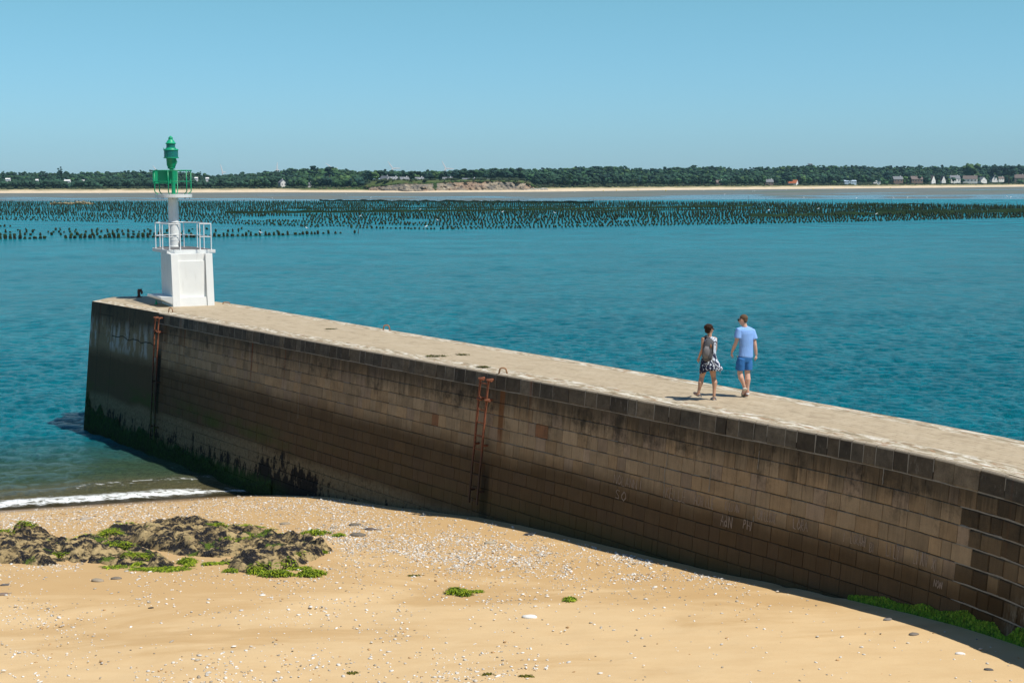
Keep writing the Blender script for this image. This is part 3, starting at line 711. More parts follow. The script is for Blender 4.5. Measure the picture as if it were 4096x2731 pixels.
# ---- ladders
def ladder(top_px, bot_px, label, wd=.34):
    sa, da = wall_at(*top_px); sb, db = wall_at(*bot_px); da = max(da, .14); base = WP(sa, db, .0)
    root = empty('iron_ladder', base, label=label, cat='ladder'); B = np.array(base)
    for sg in (-1, 1):
        mb = MB(); pts = [np.array(WP(sa+(sb-sa)*t+sg*wd/2, da+(db-da)*t, .16))-B for t in np.linspace(0, 1, 12)]
        for p in pts[1:-1]: p += np.array([random.uniform(-.006, .006)]*3)
        mb.tube(pts, .042, 4, flat=.7); mb.build('rail', M['rust'], root)
    n = int((db-da)/.33)
    for i in range(n+1):
        t = (i+.4)/(n+.6); mb = MB(); d = da+(db-da)*t; s_ = sa+(sb-sa)*t
        mb.tube([np.array(WP(s_-wd/2-.02, d, .16))-B, np.array(WP(s_, d+random.uniform(-.012, .012), .165))-B, np.array(WP(s_+wd/2+.02, d, .16))-B], .014, 6); mb.build('rung', M['rust'], root)
    for dd in (da+.02, da+.52, da+(db-da)*.53, da+(db-da)*.9):
        for sg in (-1, 1):
            mb = MB(); s_ = sa+(sb-sa)*(dd-da)/(db-da)+sg*(wd/2)
            w2 = .17 if dd < da+1 else .1
            mb.tube([np.array(WP(s_+sg*.0, dd, .17))-B, np.array(WP(s_+sg*.02, dd, .01))-B], .03, 6)
            if dd < da+1:
                q0 = np.array(WP(s_-.03, dd, .185))-B; q1 = np.array(WP(s_+w2, dd, .185))-B; mb.tube([q0, q1], .036, 4, up=(0, 0, 1))
            mb.build('bracket', M['rust'], root)
ladder((1962, 1506), (1910, 2008), 'rust red iron ladder fixed to the middle of the pier side, ending above the sand')
ladder((646, 1260), (624, 1752), 'rusty iron ladder near the lighthouse, its lower half black and going into the water')

# ---- mooring hoops and bollard
def hoop(px, py, wd, h, label, ang, low=False):
    p = at(px, py, DZ+.02); mb = MB(); a = ang; dx, dy = math.cos(a), math.sin(a); pts = []
    for t in np.linspace(0, 1, 11):
        u = -1+2*t; k = (1-abs(u)**3.2); pts.append((dx*u*wd/2*(1.0 if k > .3 else 1.06), dy*u*wd/2, h*k**.5 if k > 0 else 0))
    pts[0] = (pts[0][0], pts[0][1], -.03); pts[-1] = (pts[-1][0], pts[-1][1], -.03)
    mb.tube(pts, .021, 8); o = mb.build('mooring_hoop', M['hoop'], None, True); o.location = p; tag(o, label, 'mooring hoop', 'iron mooring hoops on the pier deck')
M['hoop'] = simple('worn_rusty_hoop', (.33, .17, .08), .7, .45, 20)
ad = R(-54)
hoop(2012, 1491, .2, .12, 'rusty iron hoop on the deck edge right above the middle ladder', R(-12))
hoop(683, 1248, .15, .15, 'small rusty hoop on the deck edge in front of the lighthouse', R(0))
hoop(1546, 1319, .21, .15, 'iron hoop on the seaward edge of the deck, alone midway along', R(0))
hoop(905, 1214, .28, .05, 'flat iron hoop lying on the seaward edge just right of the lighthouse', R(0))
def bollard():
    p = at(556, 1190, DZ); root = empty('mooring_bollard', p, label='rusty curved mooring bollard at the pier tip left of the lighthouse', cat='bollard')
    mb = MB(); mb.tube([(0, 0, -.02), (0, 0, .10), (.0, 0, .20), (.01, 0, .29), (.03, 0, .345)], [.085, .06, .058, .075, .06], 12); mb.tube([(-.02, 0, .27), (.09, -.01, .31), (.13, -.01, .22), (.12, -.01, .14)], [.06, .065, .05, .03], 10); mb.build('post', M['darkrust'], root, True)
    mb = MB(); mb.lathe((0, 0, 0), [(-.01, .13), (.02, .13), (.03, .1)], 14); mb.build('base_plate', M['darkrust'], root)
M['darkrust'] = simple('dark_rust', (.11, .045, .03), .85, .4, 18, bump=.4)
bollard()

# ================================================================== LIGHTHOUSE
def lighthouse():
    ZS = 7.35; ca = R(26); E1 = np.array([math.cos(ca), math.sin(ca)]); E2 = np.array([-E1[1], E1[0]])
    B0 = at(693, 1230, DZ)[:2]; col = at(698, 987.8, ZS)[:2]; dist = math.hypot(col[0], col[1])
    zs = np.linspace(5, 13, 1601); yy = np.array([proj(col[0], col[1], z)[1] for z in zs])
    hz = lambda y: float(zs[np.argmin(abs(yy-y))])
    za = lambda y: hz(520+y/5.6)            # lantern close-up rows
    K = dist/F/5.6                          # metre per close-up pixel
    root = empty('lighthouse', (col[0], col[1], DZ), label='small white harbour light with a green lantern and green cage at the pier head', cat='lighthouse')
    O = np.array([col[0], col[1], DZ])
    def L(xy, z): return (xy[0]-O[0], xy[1]-O[1], z-O[2])
    # slab outline from its corners
    sp = [(666.7, 999.9), (861.8, 998.2), (797, 988.5), (738, 984.6), (640, 985.8), (609.7, 991.4)]
    slab = [at(x, y, ZS)[:2] for x, y in sp]
    cen = np.mean(slab, 0)
    mb = MB(); mb.prism([L(p, 0)[:2] for p in slab], ZS-.13-DZ, ZS-DZ); mb.build('platform_slab', M['white'], root, bevel=.012)
    ins = [cen+(p-cen)*.965 for p in slab]
    mb = MB(); mb.prism([L(p, 0)[:2] for p in ins], ZS-DZ-.01, ZS-DZ+.006); mb.build('platform_covering', M['slabtop'], root)
    # base block: rear part is a plain prism; the face to the pier has two battered buttresses and a recessed panel
    wB = 1.60; dB = 2.05; ztop = ZS-.13-DZ
    def P(a, b, z): q = B0+E1*a+E2*b; return (q[0]-O[0], q[1]-O[1], z)
    fl = .16
    mb = MB()
    def hexa(pts): mb.add(pts, [(0, 3, 2, 1), (4, 5, 6, 7), (0, 1, 5, 4), (1, 2, 6, 5), (2, 3, 7, 6), (3, 0, 4, 7)])
    hexa([P(.03, fl+.10, -.05), P(wB-.03, fl+.10, -.05), P(wB-.03, dB, -.05), P(.03, dB, -.05), P(.03, fl+.10, ztop), P(wB-.03, fl+.10, ztop), P(wB-.03, dB, ztop), P(.03, dB, ztop)])
    mb.build('base_block', M['white'], root)
    for a0, a1 in ((0, .27), (wB-.27, wB)):
        mb = MB(); hexa([P(a0, 0, -.05), P(a1+(.03 if a0 == 0 else 0), 0, -.05), P(a1, fl+.2, -.05), P(a0, fl+.2, -.05), P(a0, fl, ztop), P(a1, fl, ztop), P(a1, fl+.2, ztop), P(a0, fl+.2, ztop)])
        mb.build('buttress', M['white'], root, bevel=.01)
    mb = MB(); hexa([P(.29, .04, -.05), P(wB-.29, .04, -.05), P(wB-.29, .3, -.05), P(.29, .3, -.05), P(.29, .08, .36), P(wB-.29, .08, .36), P(wB-.29, .3, .36), P(.29, .3, .36)]); mb.build('plinth', M['white'], root)
    mb = MB(); hexa([P(.285, .19, .3), P(wB-.285, .19, .3), P(wB-.285, .3, .3), P(.285, .3, .3), P(.285, .215, ztop-.28), P(wB-.285, .215, ztop-.28), P(wB-.285, .3, ztop-.28), P(.285, .3, ztop-.28)]); mb.build('door_panel', M['white'], root)
    # ledge on the shaded side
    zt = .40
    mb = MB(); V = [P(.02, .02, zt), P(-.40, .30, zt+.0), P(-.52, dB+.1, zt), P(.02, dB+.1, zt), P(.02, .02, .10), P(-.40, .30, zt-.09), P(-.52, dB+.1, zt-.09), P(.02, dB+.1, .10)]
    mb.add(V, [(0, 1, 2, 3), (4, 7, 6, 5), (0, 4, 5, 1), (1, 5, 6, 2), (2, 6, 7, 3), (3, 7, 4, 0)]); mb.build('side_ledge', M['white'], root, bevel=.008)
    # column
    mb = MB(); zc = hz(500+600/2.0625); mb.lathe((0, 0, 0), [(ZS-DZ, .235), (ZS-DZ+.04, .235), (ZS-DZ+.05, .212), (ZS-DZ+.28, .212), (ZS-DZ+.285, .222), (ZS-DZ+.30, .222), (ZS-DZ+.305, .21), (zc-DZ, .207), (zc-DZ+.1, .207)], 32); smooth_auto(mb.build('column', M['white'], root))
    zb, zt2 = za(1513), za(1442)
    dof = np.array([12*K, 0]) # disc sits a touch right of the axis
    mb = MB(); mb.lathe((.03, 0, 0), [(zb-DZ, .725), (zt2-DZ, .735), (zt2-DZ+.001, .70)], 28); smooth_auto(mb.build('lantern_platform', M['white'], root), 30)
    for a in range(0, 360, 45):
        mb = MB(); mb.lathe((.03+.62*math.cos(R(a+10)), .62*math.sin(R(a+10)), 0), [(zb-DZ-.06, .012), (zb-DZ+.01, .012)], 6); mb.build('bolt', M['darkrust'], root)
    # small bracket at the column foot
    mb = MB(); mb.tube([(.24, -.12, ZS-DZ), (.24, -.12, ZS-DZ+.24), (.42, -.06, ZS-DZ+.24), (.42, -.06, ZS-DZ)], .024, 6); mb.build('bracket', M['black'], root)
    # guard rail
    rail = empty('guard_rail', (0, 0, 0)); rail.parent = root
    def foot(x, y): return at(560+x/4.125, 860+y/4.125, ZS+.006)
    feet = {'L': (262, 545), 'L2': (375, 562), 'N': (490, 577), 'N2': (668, 577), 'M': (993, 572), 'Rr': (1178, 571), 'R2': (1060, 552), 'B': (950, 536), 'B2': (728, 526), 'B3': (334, 533)}
    FT = {k: np.array(L(foot(*v)[:2], ZS)) for k, v in feet.items()}; up = np.array([0, 0, 1.0]); RH = 1.0
    for k, p in FT.items():
        mb = MB(); mb.tube([p-up*.0, p+up*.012], .045, 10); mb.tube([p, p+up*RH], .020, 8); mb.build('post', M['wrail'], rail)
    for chain in (('M', 'Rr', 'R2', 'B', 'B2'), ('B2', 'B3', 'L', 'L2', 'N', 'N2')):
        for h, rr, nm in ((RH, .023, 'top_rail'), (.50, .015, 'mid_rail')):
            mb = MB(); pts = [FT[c]+up*h for c in chain]
            for a, b in zip(pts[:-1], pts[1:]): mb.tube([a, b], rr, 8)
            for a in pts: mb.lathe((a[0], a[1], 0), [(a[2]-rr, rr*.6), (a[2], rr*1.05), (a[2]+rr, rr*.6)], 8)
            mb.build(nm, M['wrail'], rail)
    # green mast, lantern
    g = lambda y: za(y)-DZ
    mb = MB(); mb.lathe((0.03, 0, 0), [(g(1440), .10), (g(1425), .10), (g(1420), .079), (g(890), .079)], 24); smooth_auto(mb.build('mast', M['green'], root))
    lan = empty('lantern', (.0, 0, 0)); lan.parent = root; X0 = -(730-705)*K*.6
    def lt(name, prof, mat, n=32): mb = MB(); mb.lathe((X0, 0, 0), [(g(y), w/2*K) for y, w in prof], n); smooth_auto(mb.build(name, M[mat], lan), 35)
    lt('housing', [(905, 85), (872, 90), (868, 160), (850, 165), (845, 150), (790, 195), (655, 208), (640, 210)], 'green')
    lt('lower_rim', [(637, 200), (636, 322), (618, 326), (614, 300)], 'greenlight')
    lt('lens', [(614, 298), (460, 298)], 'lens')
    lt('rim', [(462, 318), (455, 322), (440, 315), (428, 300), (425, 225), (405, 215), (400, 192)], 'greenlight')
    lt('upper_lens', [(400, 188), (315, 188)], 'lens')
    lt('cap', [(318, 215), (300, 226), (290, 200), (285, 185), (240, 140), (216, 96), (182, 95), (178, 98), (150, 50), (132, 8)], 'greenlight')
    for a in range(0, 360, 60):
        mb = MB(); mb.tube([(X0+93*K*math.cos(R(a+30)), 93*K*math.sin(R(a+30)), g(405)), (X0+93*K*math.cos(R(a+30)), 93*K*math.sin(R(a+30)), g(310))], .008, 6); mb.build('glazing_bar', M['green'], lan)
    for a in (80, 200, 320):
        mb = MB(); mb.tube([(X0+150*K*math.cos(R(a)), 150*K*math.sin(R(a)), g(445)), (X0+152*K*math.cos(R(a)), 152*K*math.sin(R(a)), g(403))], .012, 6); mb.build('lug', M['green'], lan)
    for a in (0, 60, 120, 180, 240, 300):
        mb = MB(); mb.tube([(X0+150*K*math.cos(R(a)), 150*K*math.sin(R(a)), g(460)), (X0+150*K*math.cos(R(a)), 150*K*math.sin(R(a)), g(615))], .006, 6); mb.build('glazing_bar', M['green'], lan)
    mb = MB(); mb.tube([(X0+95*K, -.05, g(690)), (X0+130*K, -.06, g(700)), (X0+135*K, -.06, g(735))], .014, 6); mb.box((X0+100*K, -.06, g(712)), (.08, .05, .2))
    mb.build('hinge', M['green'], lan)
    # cage
    cage = empty('cage', (0, 0, 0)); cage.parent = root; r = 400*K; Xc = .01
    vy = math.atan2(-col[0], col[1])          # circle angles as seen from the land
    cir = lambda a, rr: (Xc+rr*math.cos(a-0)*1.0, -rr*math.sin(a), 0)
    angs = [44+60*i for i in range(6)]
    def cpt(a, rr, z):
        x, y = rr*math.cos(R(a)), -rr*math.sin(R(a)); c, s = math.cos(vy), math.sin(vy); return (Xc+x*c-y*s, x*s+y*c, z)
    for a in angs:
        mb = MB(); mb.tube([cpt(a, r*.82, g(1438)), cpt(a, r*.86, g(1428)), cpt(a, r, g(1375)), cpt(a, r, g(908))], .022, 8); mb.build('post', M['green'], cage, True)
    mb = MB(); mb.tube([cpt(a, r, g(912)) for a in range(0, 361, 10)], .022, 8, cap=False); mb.build('top_ring', M['green'], cage, True)
    mb = MB(); mb.tube([cpt(a, r*.99, g(1156)) for a in range(-20, 200, 10)]+[cpt(a, r*.99, g(1156)) for a in range(200, 341, 10)], .014, 8, cap=False); mb.build('mid_ring', M['green'], cage, True)
    # daymark boards on the back of the cage
    mb = MB(); zc_ = (g(903)+g(1203))/2; hh = g(903)-g(1203)
    a0, a1 = cpt(187, r*1.06, 0), cpt(291, r*.62, 0)
    for (pa, pb) in ((a0, a1),):
        pa = np.array(pa); pb = np.array(pb); mid = (pa+pb)/2; an = math.atan2(pb[1]-pa[1], pb[0]-pa[0]); mb.box((mid[0], mid[1]+.0, zc_), (np.linalg.norm(pb-pa), .05, hh), rz=an)
    mb.build('daymark_board', M['green'], root, bevel=.006)
lighthouse()
def cone():
    p = at(560+268/4.125, 860+1475/4.125, DZ+.004); mb = MB(); mb.lathe((0, 0, 0), [(0, .075), (.02, .075), (.03, .05), (.15, .018), (.2, .012)], 12)
    o = mb.build('marker_cone', M['greenlight'], None, True); o.location = p; tag(o, 'tiny green cone on the deck under the ledge of the lighthouse base', 'cone')
cone()

# ================================================================== FAR SHORE
SHORE = [(-900, 776), (0, 773), (1100, 769.5), (1650, 770), (2200, 767), (2700, 760.5), (3200, 756), (3600, 752.5), (4096, 747), (5000, 741)]
def shoreD(px): return float(at(px, np.interp(px, [q[0] for q in SHORE], [q[1] for q in SHORE]), .3)[1])
_pxs = np.linspace(-900, 5000, 240); _sd = np.array([shoreD(p) for p in _pxs])
_sd = np.convolve(np.pad(_sd, 4, mode='edge'), np.ones(9)/9, 'valid')
def sD(px): return np.interp(px, _pxs, _sd)
def colx(px): d = ray(px, 735); return d[0]/d[1]                       # x per metre of y
SKYL = [(-900, 690), (0, 697), (90, 699), (150, 694), (300, 696), (470, 693), (600, 690), (700, 692), (850, 706), (960, 700), (1050, 697), (1100, 688), (1160, 678), (1340, 676), (1400, 690), (1500, 695), (1600, 702), (1740, 700), (1870, 695), (1960, 680), (2200, 680), (2400, 672), (2490, 670), (2520, 680), (2660, 682), (2700, 672), (2860, 673), (2960, 680), (3100, 671), (3250, 667), (3500, 671), (3700, 668), (4096, 665), (5000, 668)]
def skyl(px): return float(np.interp(px, [q[0] for q in SKYL], [q[1] for q in SKYL]))
BACK = 620.0; TREE_H = 11.0
def cliffm(px): return float(np.clip(min((px-1440)/60, (2150-px)/60), 0, 1))
def ground_z(px, t):
    """land height t metres behind the tideline on bearing px"""
    D = sD(px); zt = atY(px, skyl(px), D+BACK)[2]-TREE_H*.8
    zt = max(zt, 6)
    k = np.clip((t-110)/(BACK-110), 0, 1); k = k*k*(3-2*k)
    base = np.interp(t, [0, 40, 60, 85, 110], [.2, 1.6, 3.4, 4.6, 5.0])
    z = base*(1-k)+zt*k
    c = cliffm(px)
    if c > 0: z = z*(1-c)+c*(np.interp(t, [0, 40, 52, 62, 76, 110], [.2, 1.6, 1.9, 2.4, 12.0, 13.5]) if t <= 110 else max(z, 13.5))
    return float(z)
def gpt(px, t):
    D = sD(px)+t; k = colx(px); return np.array([k*D, D, ground_z(px, t)])
def px_of(x, y):
    return proj(x, y, 8)[0]
def build_land():
    pxs = np.arange(-900, 5001, 22); ts = [0, 14, 28, 40, 46, 52, 60, 68, 76, 85, 100, 130, 170, 220, 290, 370, 460, 560, 640, 900, 1400, 2600]
    V = []; C = []
    for p in pxs:
        for t in ts:
            tt = t+(fbm(p*.013, t*.02, 3, 8)-.5)*8*(t > 20); z = ground_z(p, min(t, 640)); D = sD(p)+tt; V.append((colx(p)*D, D, z if t <= 640 else z-6))
            n = fbm(p*.02, t*.05, 3, 2)
            if t <= 46: c = (.66, .53, .36)
            elif t <= 60: c = ((.36, .31, .18) if n > .45 else (.55, .45, .28)) if not 1200 < p < 2160 else (.16, .17, .06)
            elif t <= 100: c = (.19, .18, .08) if not 1180 < p < 2170 else (.075, .10, .03)
            else: c = (.035, .055, .022)
            C.append(c)
    k = len(ts); Q = [(i*k+j, (i+1)*k+j, (i+1)*k+j+1, i*k+j+1) for i in range(len(pxs)-1) for j in range(k-1)]
    o = mesh_np('far_shore', V, Q, M['tint2'], smooth=True, color=np.array(C)); tag(o, kind='structure')
    # tidal flat between the open water and the far beach
    V = []; U = []
    pf = [(-900, 806), (0, 805), (700, 804), (1300, 804), (2200, 805), (2600, 800), (3000, 798), (4096, 797), (5000, 797)]
    for p in pxs:
        y0 = np.interp(p, [q[0] for q in pf], [q[1] for q in pf]); D0 = at(p, y0, .05)[1]; D1 = sD(p)+6
        for t in np.linspace(0, 1, 26): D = D0+(D1-D0)*t; V.append((colx(p)*D, D, .05+.2*t+(fbm(p*.01, D*.01, 2)-.5)*.06)); U.append((p/100, t))
    k = 26; Q = [(i*k+j, (i+1)*k+j, (i+1)*k+j+1, i*k+j+1) for i in range(len(pxs)-1) for j in range(k-1)]
    o = mesh_np('tidal_flat', V, Q, M['mud'], smooth=True, uv=U); tag(o, kind='structure')
    # one sheet of sea bed and land under everything, out to the horizon
    V = [(-14000, -300, -3.4), (14000, -300, -3.4), (14000, 16000, -3.4), (-14000, 16000, -3.4)]
    o = mesh_np('ground', V, [(0, 1, 2, 3)], M['sand']); tag(o, kind='structure')
def mat_mud():
    m = NM('tidal_mud'); uv = m.uv(); x, y, _ = m.sep(uv)
    n = m.noise(m.map(uv, (.12, 5, 1)), 1, 5, .6); n2 = m.noise(m.map(uv, (.9, 30, 1)), 1, 5, .7)
    mud = m.mix(m.mr(n2, .3, .7), (.12, .13, .10), (.185, .19, .155))
    g = m.math('MULTIPLY', m.mr(m.noise(m.map(uv, (.10, 4, 1), loc=(4, 0, 0)), 1, 3), .52, .62), m.math('MULTIPLY', m.mr(x, 20, 27), m.math('MULTIPLY', m.mr(y, .75, .5), m.mr(y, .04, .12))))
    mud = m.mix(m.math('MULTIPLY', g, .7), mud, (.075, .12, .03))
    wet = m.math('MULTIPLY', m.mr(m.math('ADD', n, m.mr(y, 0, .5, .16, 0)), .57, .63), m.mr(y, .8, .55))
    wet = m.math('MAXIMUM', wet, m.mr(y, .05, .02))
    c = m.mix(wet, mud, (.09, .140, .155))
    m.set(Base_Color=c, Roughness=m.mr(wet, 0, 1, .55, .15)); m.b.inputs['Specular IOR Level'].default_value = .35
    m.set(Normal=m.bump(m.noise(m.obj(), .8, 4), .6, .3)); return m.m
M['mud'] = mat_mud()
M['tint2'] = mat_tint('shore_ground', 1, .15, .95, 0, .25)
build_land()

def ico():
    t = (1+5**.5)/2; v = np.array([(-1, t, 0), (1, t, 0), (-1, -t, 0), (1, -t, 0), (0, -1, t), (0, 1, t), (0, -1, -t), (0, 1, -t), (t, 0, -1), (t, 0, 1), (-t, 0, -1), (-t, 0, 1)], float)
    f = [(0, 11, 5), (0, 5, 1), (0, 1, 7), (0, 7, 10), (0, 10, 11), (1, 5, 9), (5, 11, 4), (11, 10, 2), (10, 7, 6), (7, 1, 8), (3, 9, 4), (3, 4, 2), (3, 2, 6), (3, 6, 8), (3, 8, 9), (4, 9, 5), (2, 4, 11), (6, 2, 10), (8, 6, 7), (9, 8, 1)]
    v /= np.linalg.norm(v[0]); return v, np.array(f)
I0V, I0F = ico()
def subdiv(V, Fc):
    V = [tuple(p) for p in V]; d = {}; out = []
    def mid(a, b):
        k = (min(a, b), max(a, b))
        if k not in d: m = np.array(V[a])+np.array(V[b]); m /= np.linalg.norm(m); V.append(tuple(m)); d[k] = len(V)-1
        return d[k]
    for a, b, c in Fc: x, y, z = mid(a, b), mid(b, c), mid(c, a); out += [(a, x, z), (b, y, x), (c, z, y), (x, y, z)]
    return np.array(V), np.array(out)
I1V, I1F = subdiv(I0V, I0F)
def lumps(P, Rad, Col, rg, base=1, rough=.3, squash=.8):
    """many irregular leafy lumps: P (n,3) centres, Rad (n,), Col (n,3)"""
    bv, bf = (I1V, I1F) if base else (I0V, I0F); n = len(P); k = len(bv)
    sc = np.stack([rg.uniform(.8, 1.25, n), rg.uniform(.8, 1.25, n), rg.uniform(.75, 1.05, n)*squash], -1)
    V = bv[None]*sc[:, None]*np.asarray(Rad)[:, None, None]*(1+rg.uniform(-rough, rough, (n, k))[..., None])
    V = V+np.asarray(P)[:, None]; Fc = bf[None]+(np.arange(n)*k)[:, None, None]
    C = np.repeat(np.asarray(Col)[:, None], k, 1)*(1+rg.uniform(-.22, .22, (n, k))[..., None])
    return V.reshape(-1, 3), Fc.reshape(-1, 3), C.reshape(-1, 3)
HOLES = []      # pixel ranges kept clear of tall trees (houses)
def crown_lumps(base, h, w, kind, rg, n=6):
    """lump centres of one tree crown"""
    P = []; Rr = []; C = []
    pal = {'pine': (.024, .058, .034), 'oak': (.034, .078, .030), 'light': (.055, .10, .034), 'poplar': (.016, .042, .030), 'dark': (.013, .036, .030)}[kind]
    tone = rg.uniform(.6, 1.5)
    for i in range(n):
        a = rg.uniform(0, 6.28); q = rg.uniform(0, 1)
        if kind == 'poplar': zf = (i+.5)/n; rr = w*.5*(1-.55*zf)*(.6+.4*math.sin(zf*3)); x, y = rg.normal(0, w*.06, 2); z = h*(.1+.85*zf)
        elif kind in ('pine', 'dark'): rr = w*rg.uniform(.13, .25); x, y = math.cos(a)*w*.34*q**.5, math.sin(a)*w*.34*q**.5; z = h*rg.uniform(.45, .92)
        else: rr = w*rg.uniform(.15, .29); x, y = math.cos(a)*w*.28*q**.5, math.sin(a)*w*.28*q**.5; z = h*rg.uniform(.3, .85)
        P.append((base[0]+x, base[1]+y, base[2]+z)); Rr.append(rr); C.append(np.array(pal)*tone*rg.uniform(.75, 1.3))
    return P, Rr, C
HOUSE_GAPS = [(1105, 1150, 190), (1225, 1248, 170), (1515, 1645, 200), (1652, 1702, 200), (1765, 1815, 180), (1835, 1920, 180), (1940, 1990, 160), (2855, 2898, 112), (3055, 3098, 112), (3150, 3195, 110), (3370, 3426, 112), (3488, 3522, 112), (3566, 3612, 115), (3636, 3690, 115), (3714, 3740, 112), (3758, 3782, 112), (3792, 3842, 115), (3848, 3910, 112), (3912, 3945, 112), (3945, 3990, 112), (3990, 4016, 112), (4052, 4092, 112)]
def woods():
    rg = np.random.default_rng(11); P = []; Rr = []; C = []; TV = []; TR = MB()
    def tree(px, t, h, w, kind, n):
        g = gpt(px, t); a, b, c = crown_lumps(g, h, w, kind, rg, n); P.extend(a); Rr.extend(b); C.extend(c); return g
    t = 96.0; row = 0
    while t < 660:
        D = 1900+t; px = -500.0
        while px < 4600:
            px += 6.6/D*F*rg.uniform(.7, 1.3)*(1.0 if t < 200 else 1.25)
            tt = t+rg.uniform(-6, 6); skip = False
            for a, b, tg in HOUSE_GAPS:
                if a-4 < px < b+4 and tt < tg+28: skip = True
            for a, b in ((257, 284), (142, 156), (324, 340), (22, 44), (778, 794), (822, 838), (1114, 1144)):
                if a-2 < px < b+2 and 108 < tt < 185: skip = True
            if tt < 175 and 1250 < px < 2120 and (px > 1460 or tt < 100) and cliffm(px) > .1: skip = True
            if skip and not (px > 2800 and rg.random() < .6 and t < 108): continue
            right = px > 2100; h = (rg.uniform(6.5, 11)+5*(vnoise(px*.02, t*.03, 5)-.3))*(1.25 if right and t < 180 else 1); w = rg.uniform(7.5, 12)
            z = rg.random(); kind = ('pine' if z < .6 else 'oak' if z < .85 else 'dark' if z < .95 else 'light')
            if px < 1000 and t < 150: kind = 'pine'; h *= .8
            if 1180 < px < 1420 and z < .5: kind = 'oak'
            g = tree(px, tt, h, w, kind, 10 if t < 160 else 7 if t < 300 else 5)
            if t < 125 and right and rg.random() < .7: TR.tube([g, g+np.array([rg.normal(0, .4), 0, h*.6])], [.28, .2], 4, cap=False)
        t += 13 if t < 150 else 24 if t < 330 else 38
    # low scrub behind the dune
    px = -500.0
    while px < 4600:
        px += rg.uniform(3, 7); tt = rg.uniform(74, 97)
        if rg.random() < .6: g = gpt(px, tt); P.append(g+np.array([0, 0, .4])); Rr.append(rg.uniform(.8, 2.6)); C.append(np.array((.030, .045, .020))*rg.uniform(.7, 1.4))
    V, Fc, Cc_ = lumps(P, Rr, C, rg, 1, .38); o = mesh_np('coastal_wood', V, Fc, M['leaf'], color=Cc_); tag(o, kind='stuff'); print('wood faces', len(Fc))
    o = TR.build('pine_trunks', M['bark']); tag(o, kind='stuff')
    # far ridges beyond
    P = []; Rr = []; C = []
    ridge = [(1680, 700), (1740, 697), (1870, 690), (1905, 680), (1960, 678), (2050, 676), (2200, 678), (2285, 672), (2400, 671), (2480, 667), (2500, 676), (2530, 680), (2600, 681), (2680, 677), (2692, 669), (2715, 667), (2740, 674), (2800, 670), (2860, 672), (2880, 676), (2960, 679), (3040, 677), (3120, 670), (3160, 668), (3230, 664), (3260, 667), (3330, 669), (3400, 669), (3500, 672), (3760, 670), (3900, 666), (4096, 662), (4500, 664)]
    V = []; px = 1650.0
    while px < 4500:
        px += rg.uniform(2.0, 4.6)
        for lay in range(9):
            Y = 4300-lay*170; yt = np.interp(px, [q[0] for q in ridge], [q[1] for q in ridge])+2+lay*3.2+rg.uniform(-.8, 1.2)
            p = atY(px, yt, Y); P.append(p-np.array([0, 0, 5.0])); Rr.append(rg.uniform(5, 8.5)); C.append(np.array((.030, .062, .034))*rg.uniform(.7, 1.3))
    V, Fc, Cc_ = lumps(P, Rr, C, rg, 0); o = mesh_np('ridge_wood', V, Fc, M['leaf'], color=Cc_); tag(o, kind='stuff')
    # ground of the ridge
    V = []
    for px in range(1600, 4560, 40):
        yt = float(np.interp(px, [q[0] for q in ridge], [q[1] for q in ridge]))
        V += [tuple(atY(px, yt+8, 4310)), tuple(atY(px, yt+36, 2900))]
    n = len(V)//2; o = mesh_np('hills', V, [(2*i, 2*i+2, 2*i+3, 2*i+1) for i in range(n-1)], M['tint2'], color=np.array([(.03, .05, .025)]*len(V))); tag(o, kind='structure')
woods()

def lone_tree(name, px, t, hpx_top, wpx, kind, label, n=26):
    rg = np.random.default_rng(int(px)); g = gpt(px, t); D = g[1]; top = atY(px, hpx_top, D)[2]; h = top-g[2]; w = wpx*D/F
    root = empty(name, tuple(g), label=label, cat='tree')
    P, Rr, C = crown_lumps((0, 0, 0), h, w, kind, rg, n); Rr = [r*.62 for r in Rr] if kind != 'poplar' else Rr
    if kind != 'poplar': P = [(x*1.15, y*1.15, z) for x, y, z in P]
    V, Fc, Cc_ = lumps(P, Rr, C, rg, 1, .35); mesh_np('crown', V, Fc, M['leaf'], root, color=Cc_)
    mb = MB(); mb.tube([(0, 0, -1), (rg.normal(0, .2), 0, h*.35), (0, 0, h*.7)], [w*.045+.1, w*.035+.08, .08], 7)
    for i in range(3): a = rg.uniform(0, 6.28); mb.tube([(0, 0, h*.35), (math.cos(a)*w*.25, math.sin(a)*w*.25, h*.6)], [.16, .05], 5)
    mb.build('trunk', M['bark'], root)
lone_tree('poplar_tree', 236, 200, 668, 20, 'poplar', 'left of a pair of tall narrow poplars rising above the wood on the far left', 9)
lone_tree('poplar_tree', 246, 205, 661, 20, 'poplar', 'right and taller of the pair of narrow poplars on the far left', 9)
lone_tree('poplar_tree', 15, 200, 679, 18, 'poplar', 'short dark poplar above the wood at the left edge of the picture', 8)
lone_tree('poplar_tree', 803, 200, 682, 14, 'poplar', 'single small pointed tree above the wood just right of the lighthouse', 8)
lone_tree('broadleaf_tree', 1258, 260, 661, 40, 'dark', 'round dark tree on top of the wooded hill, left of the umbrella pine')
lone_tree('umbrella_pine', 1317, 250, 663, 44, 'dark', 'dark umbrella shaped pine at the right shoulder of the wooded hill')
lone_tree('broadleaf_tree', 1462, 130, 690, 26, 'dark', 'dark spreading tree left of the golden green one by the grey roofed house')
lone_tree('broadleaf_tree', 1505, 125, 690, 40, 'light', 'golden green rounded tree beside the left grey roofed house')
lone_tree('broadleaf_tree', 1382, 112, 703, 70, 'light', 'pale green broad tree at the foot of the wooded hill')
lone_tree('broadleaf_tree', 1945, 118, 700, 30, 'dark', 'dark tree between the long low white houses above the cliff')
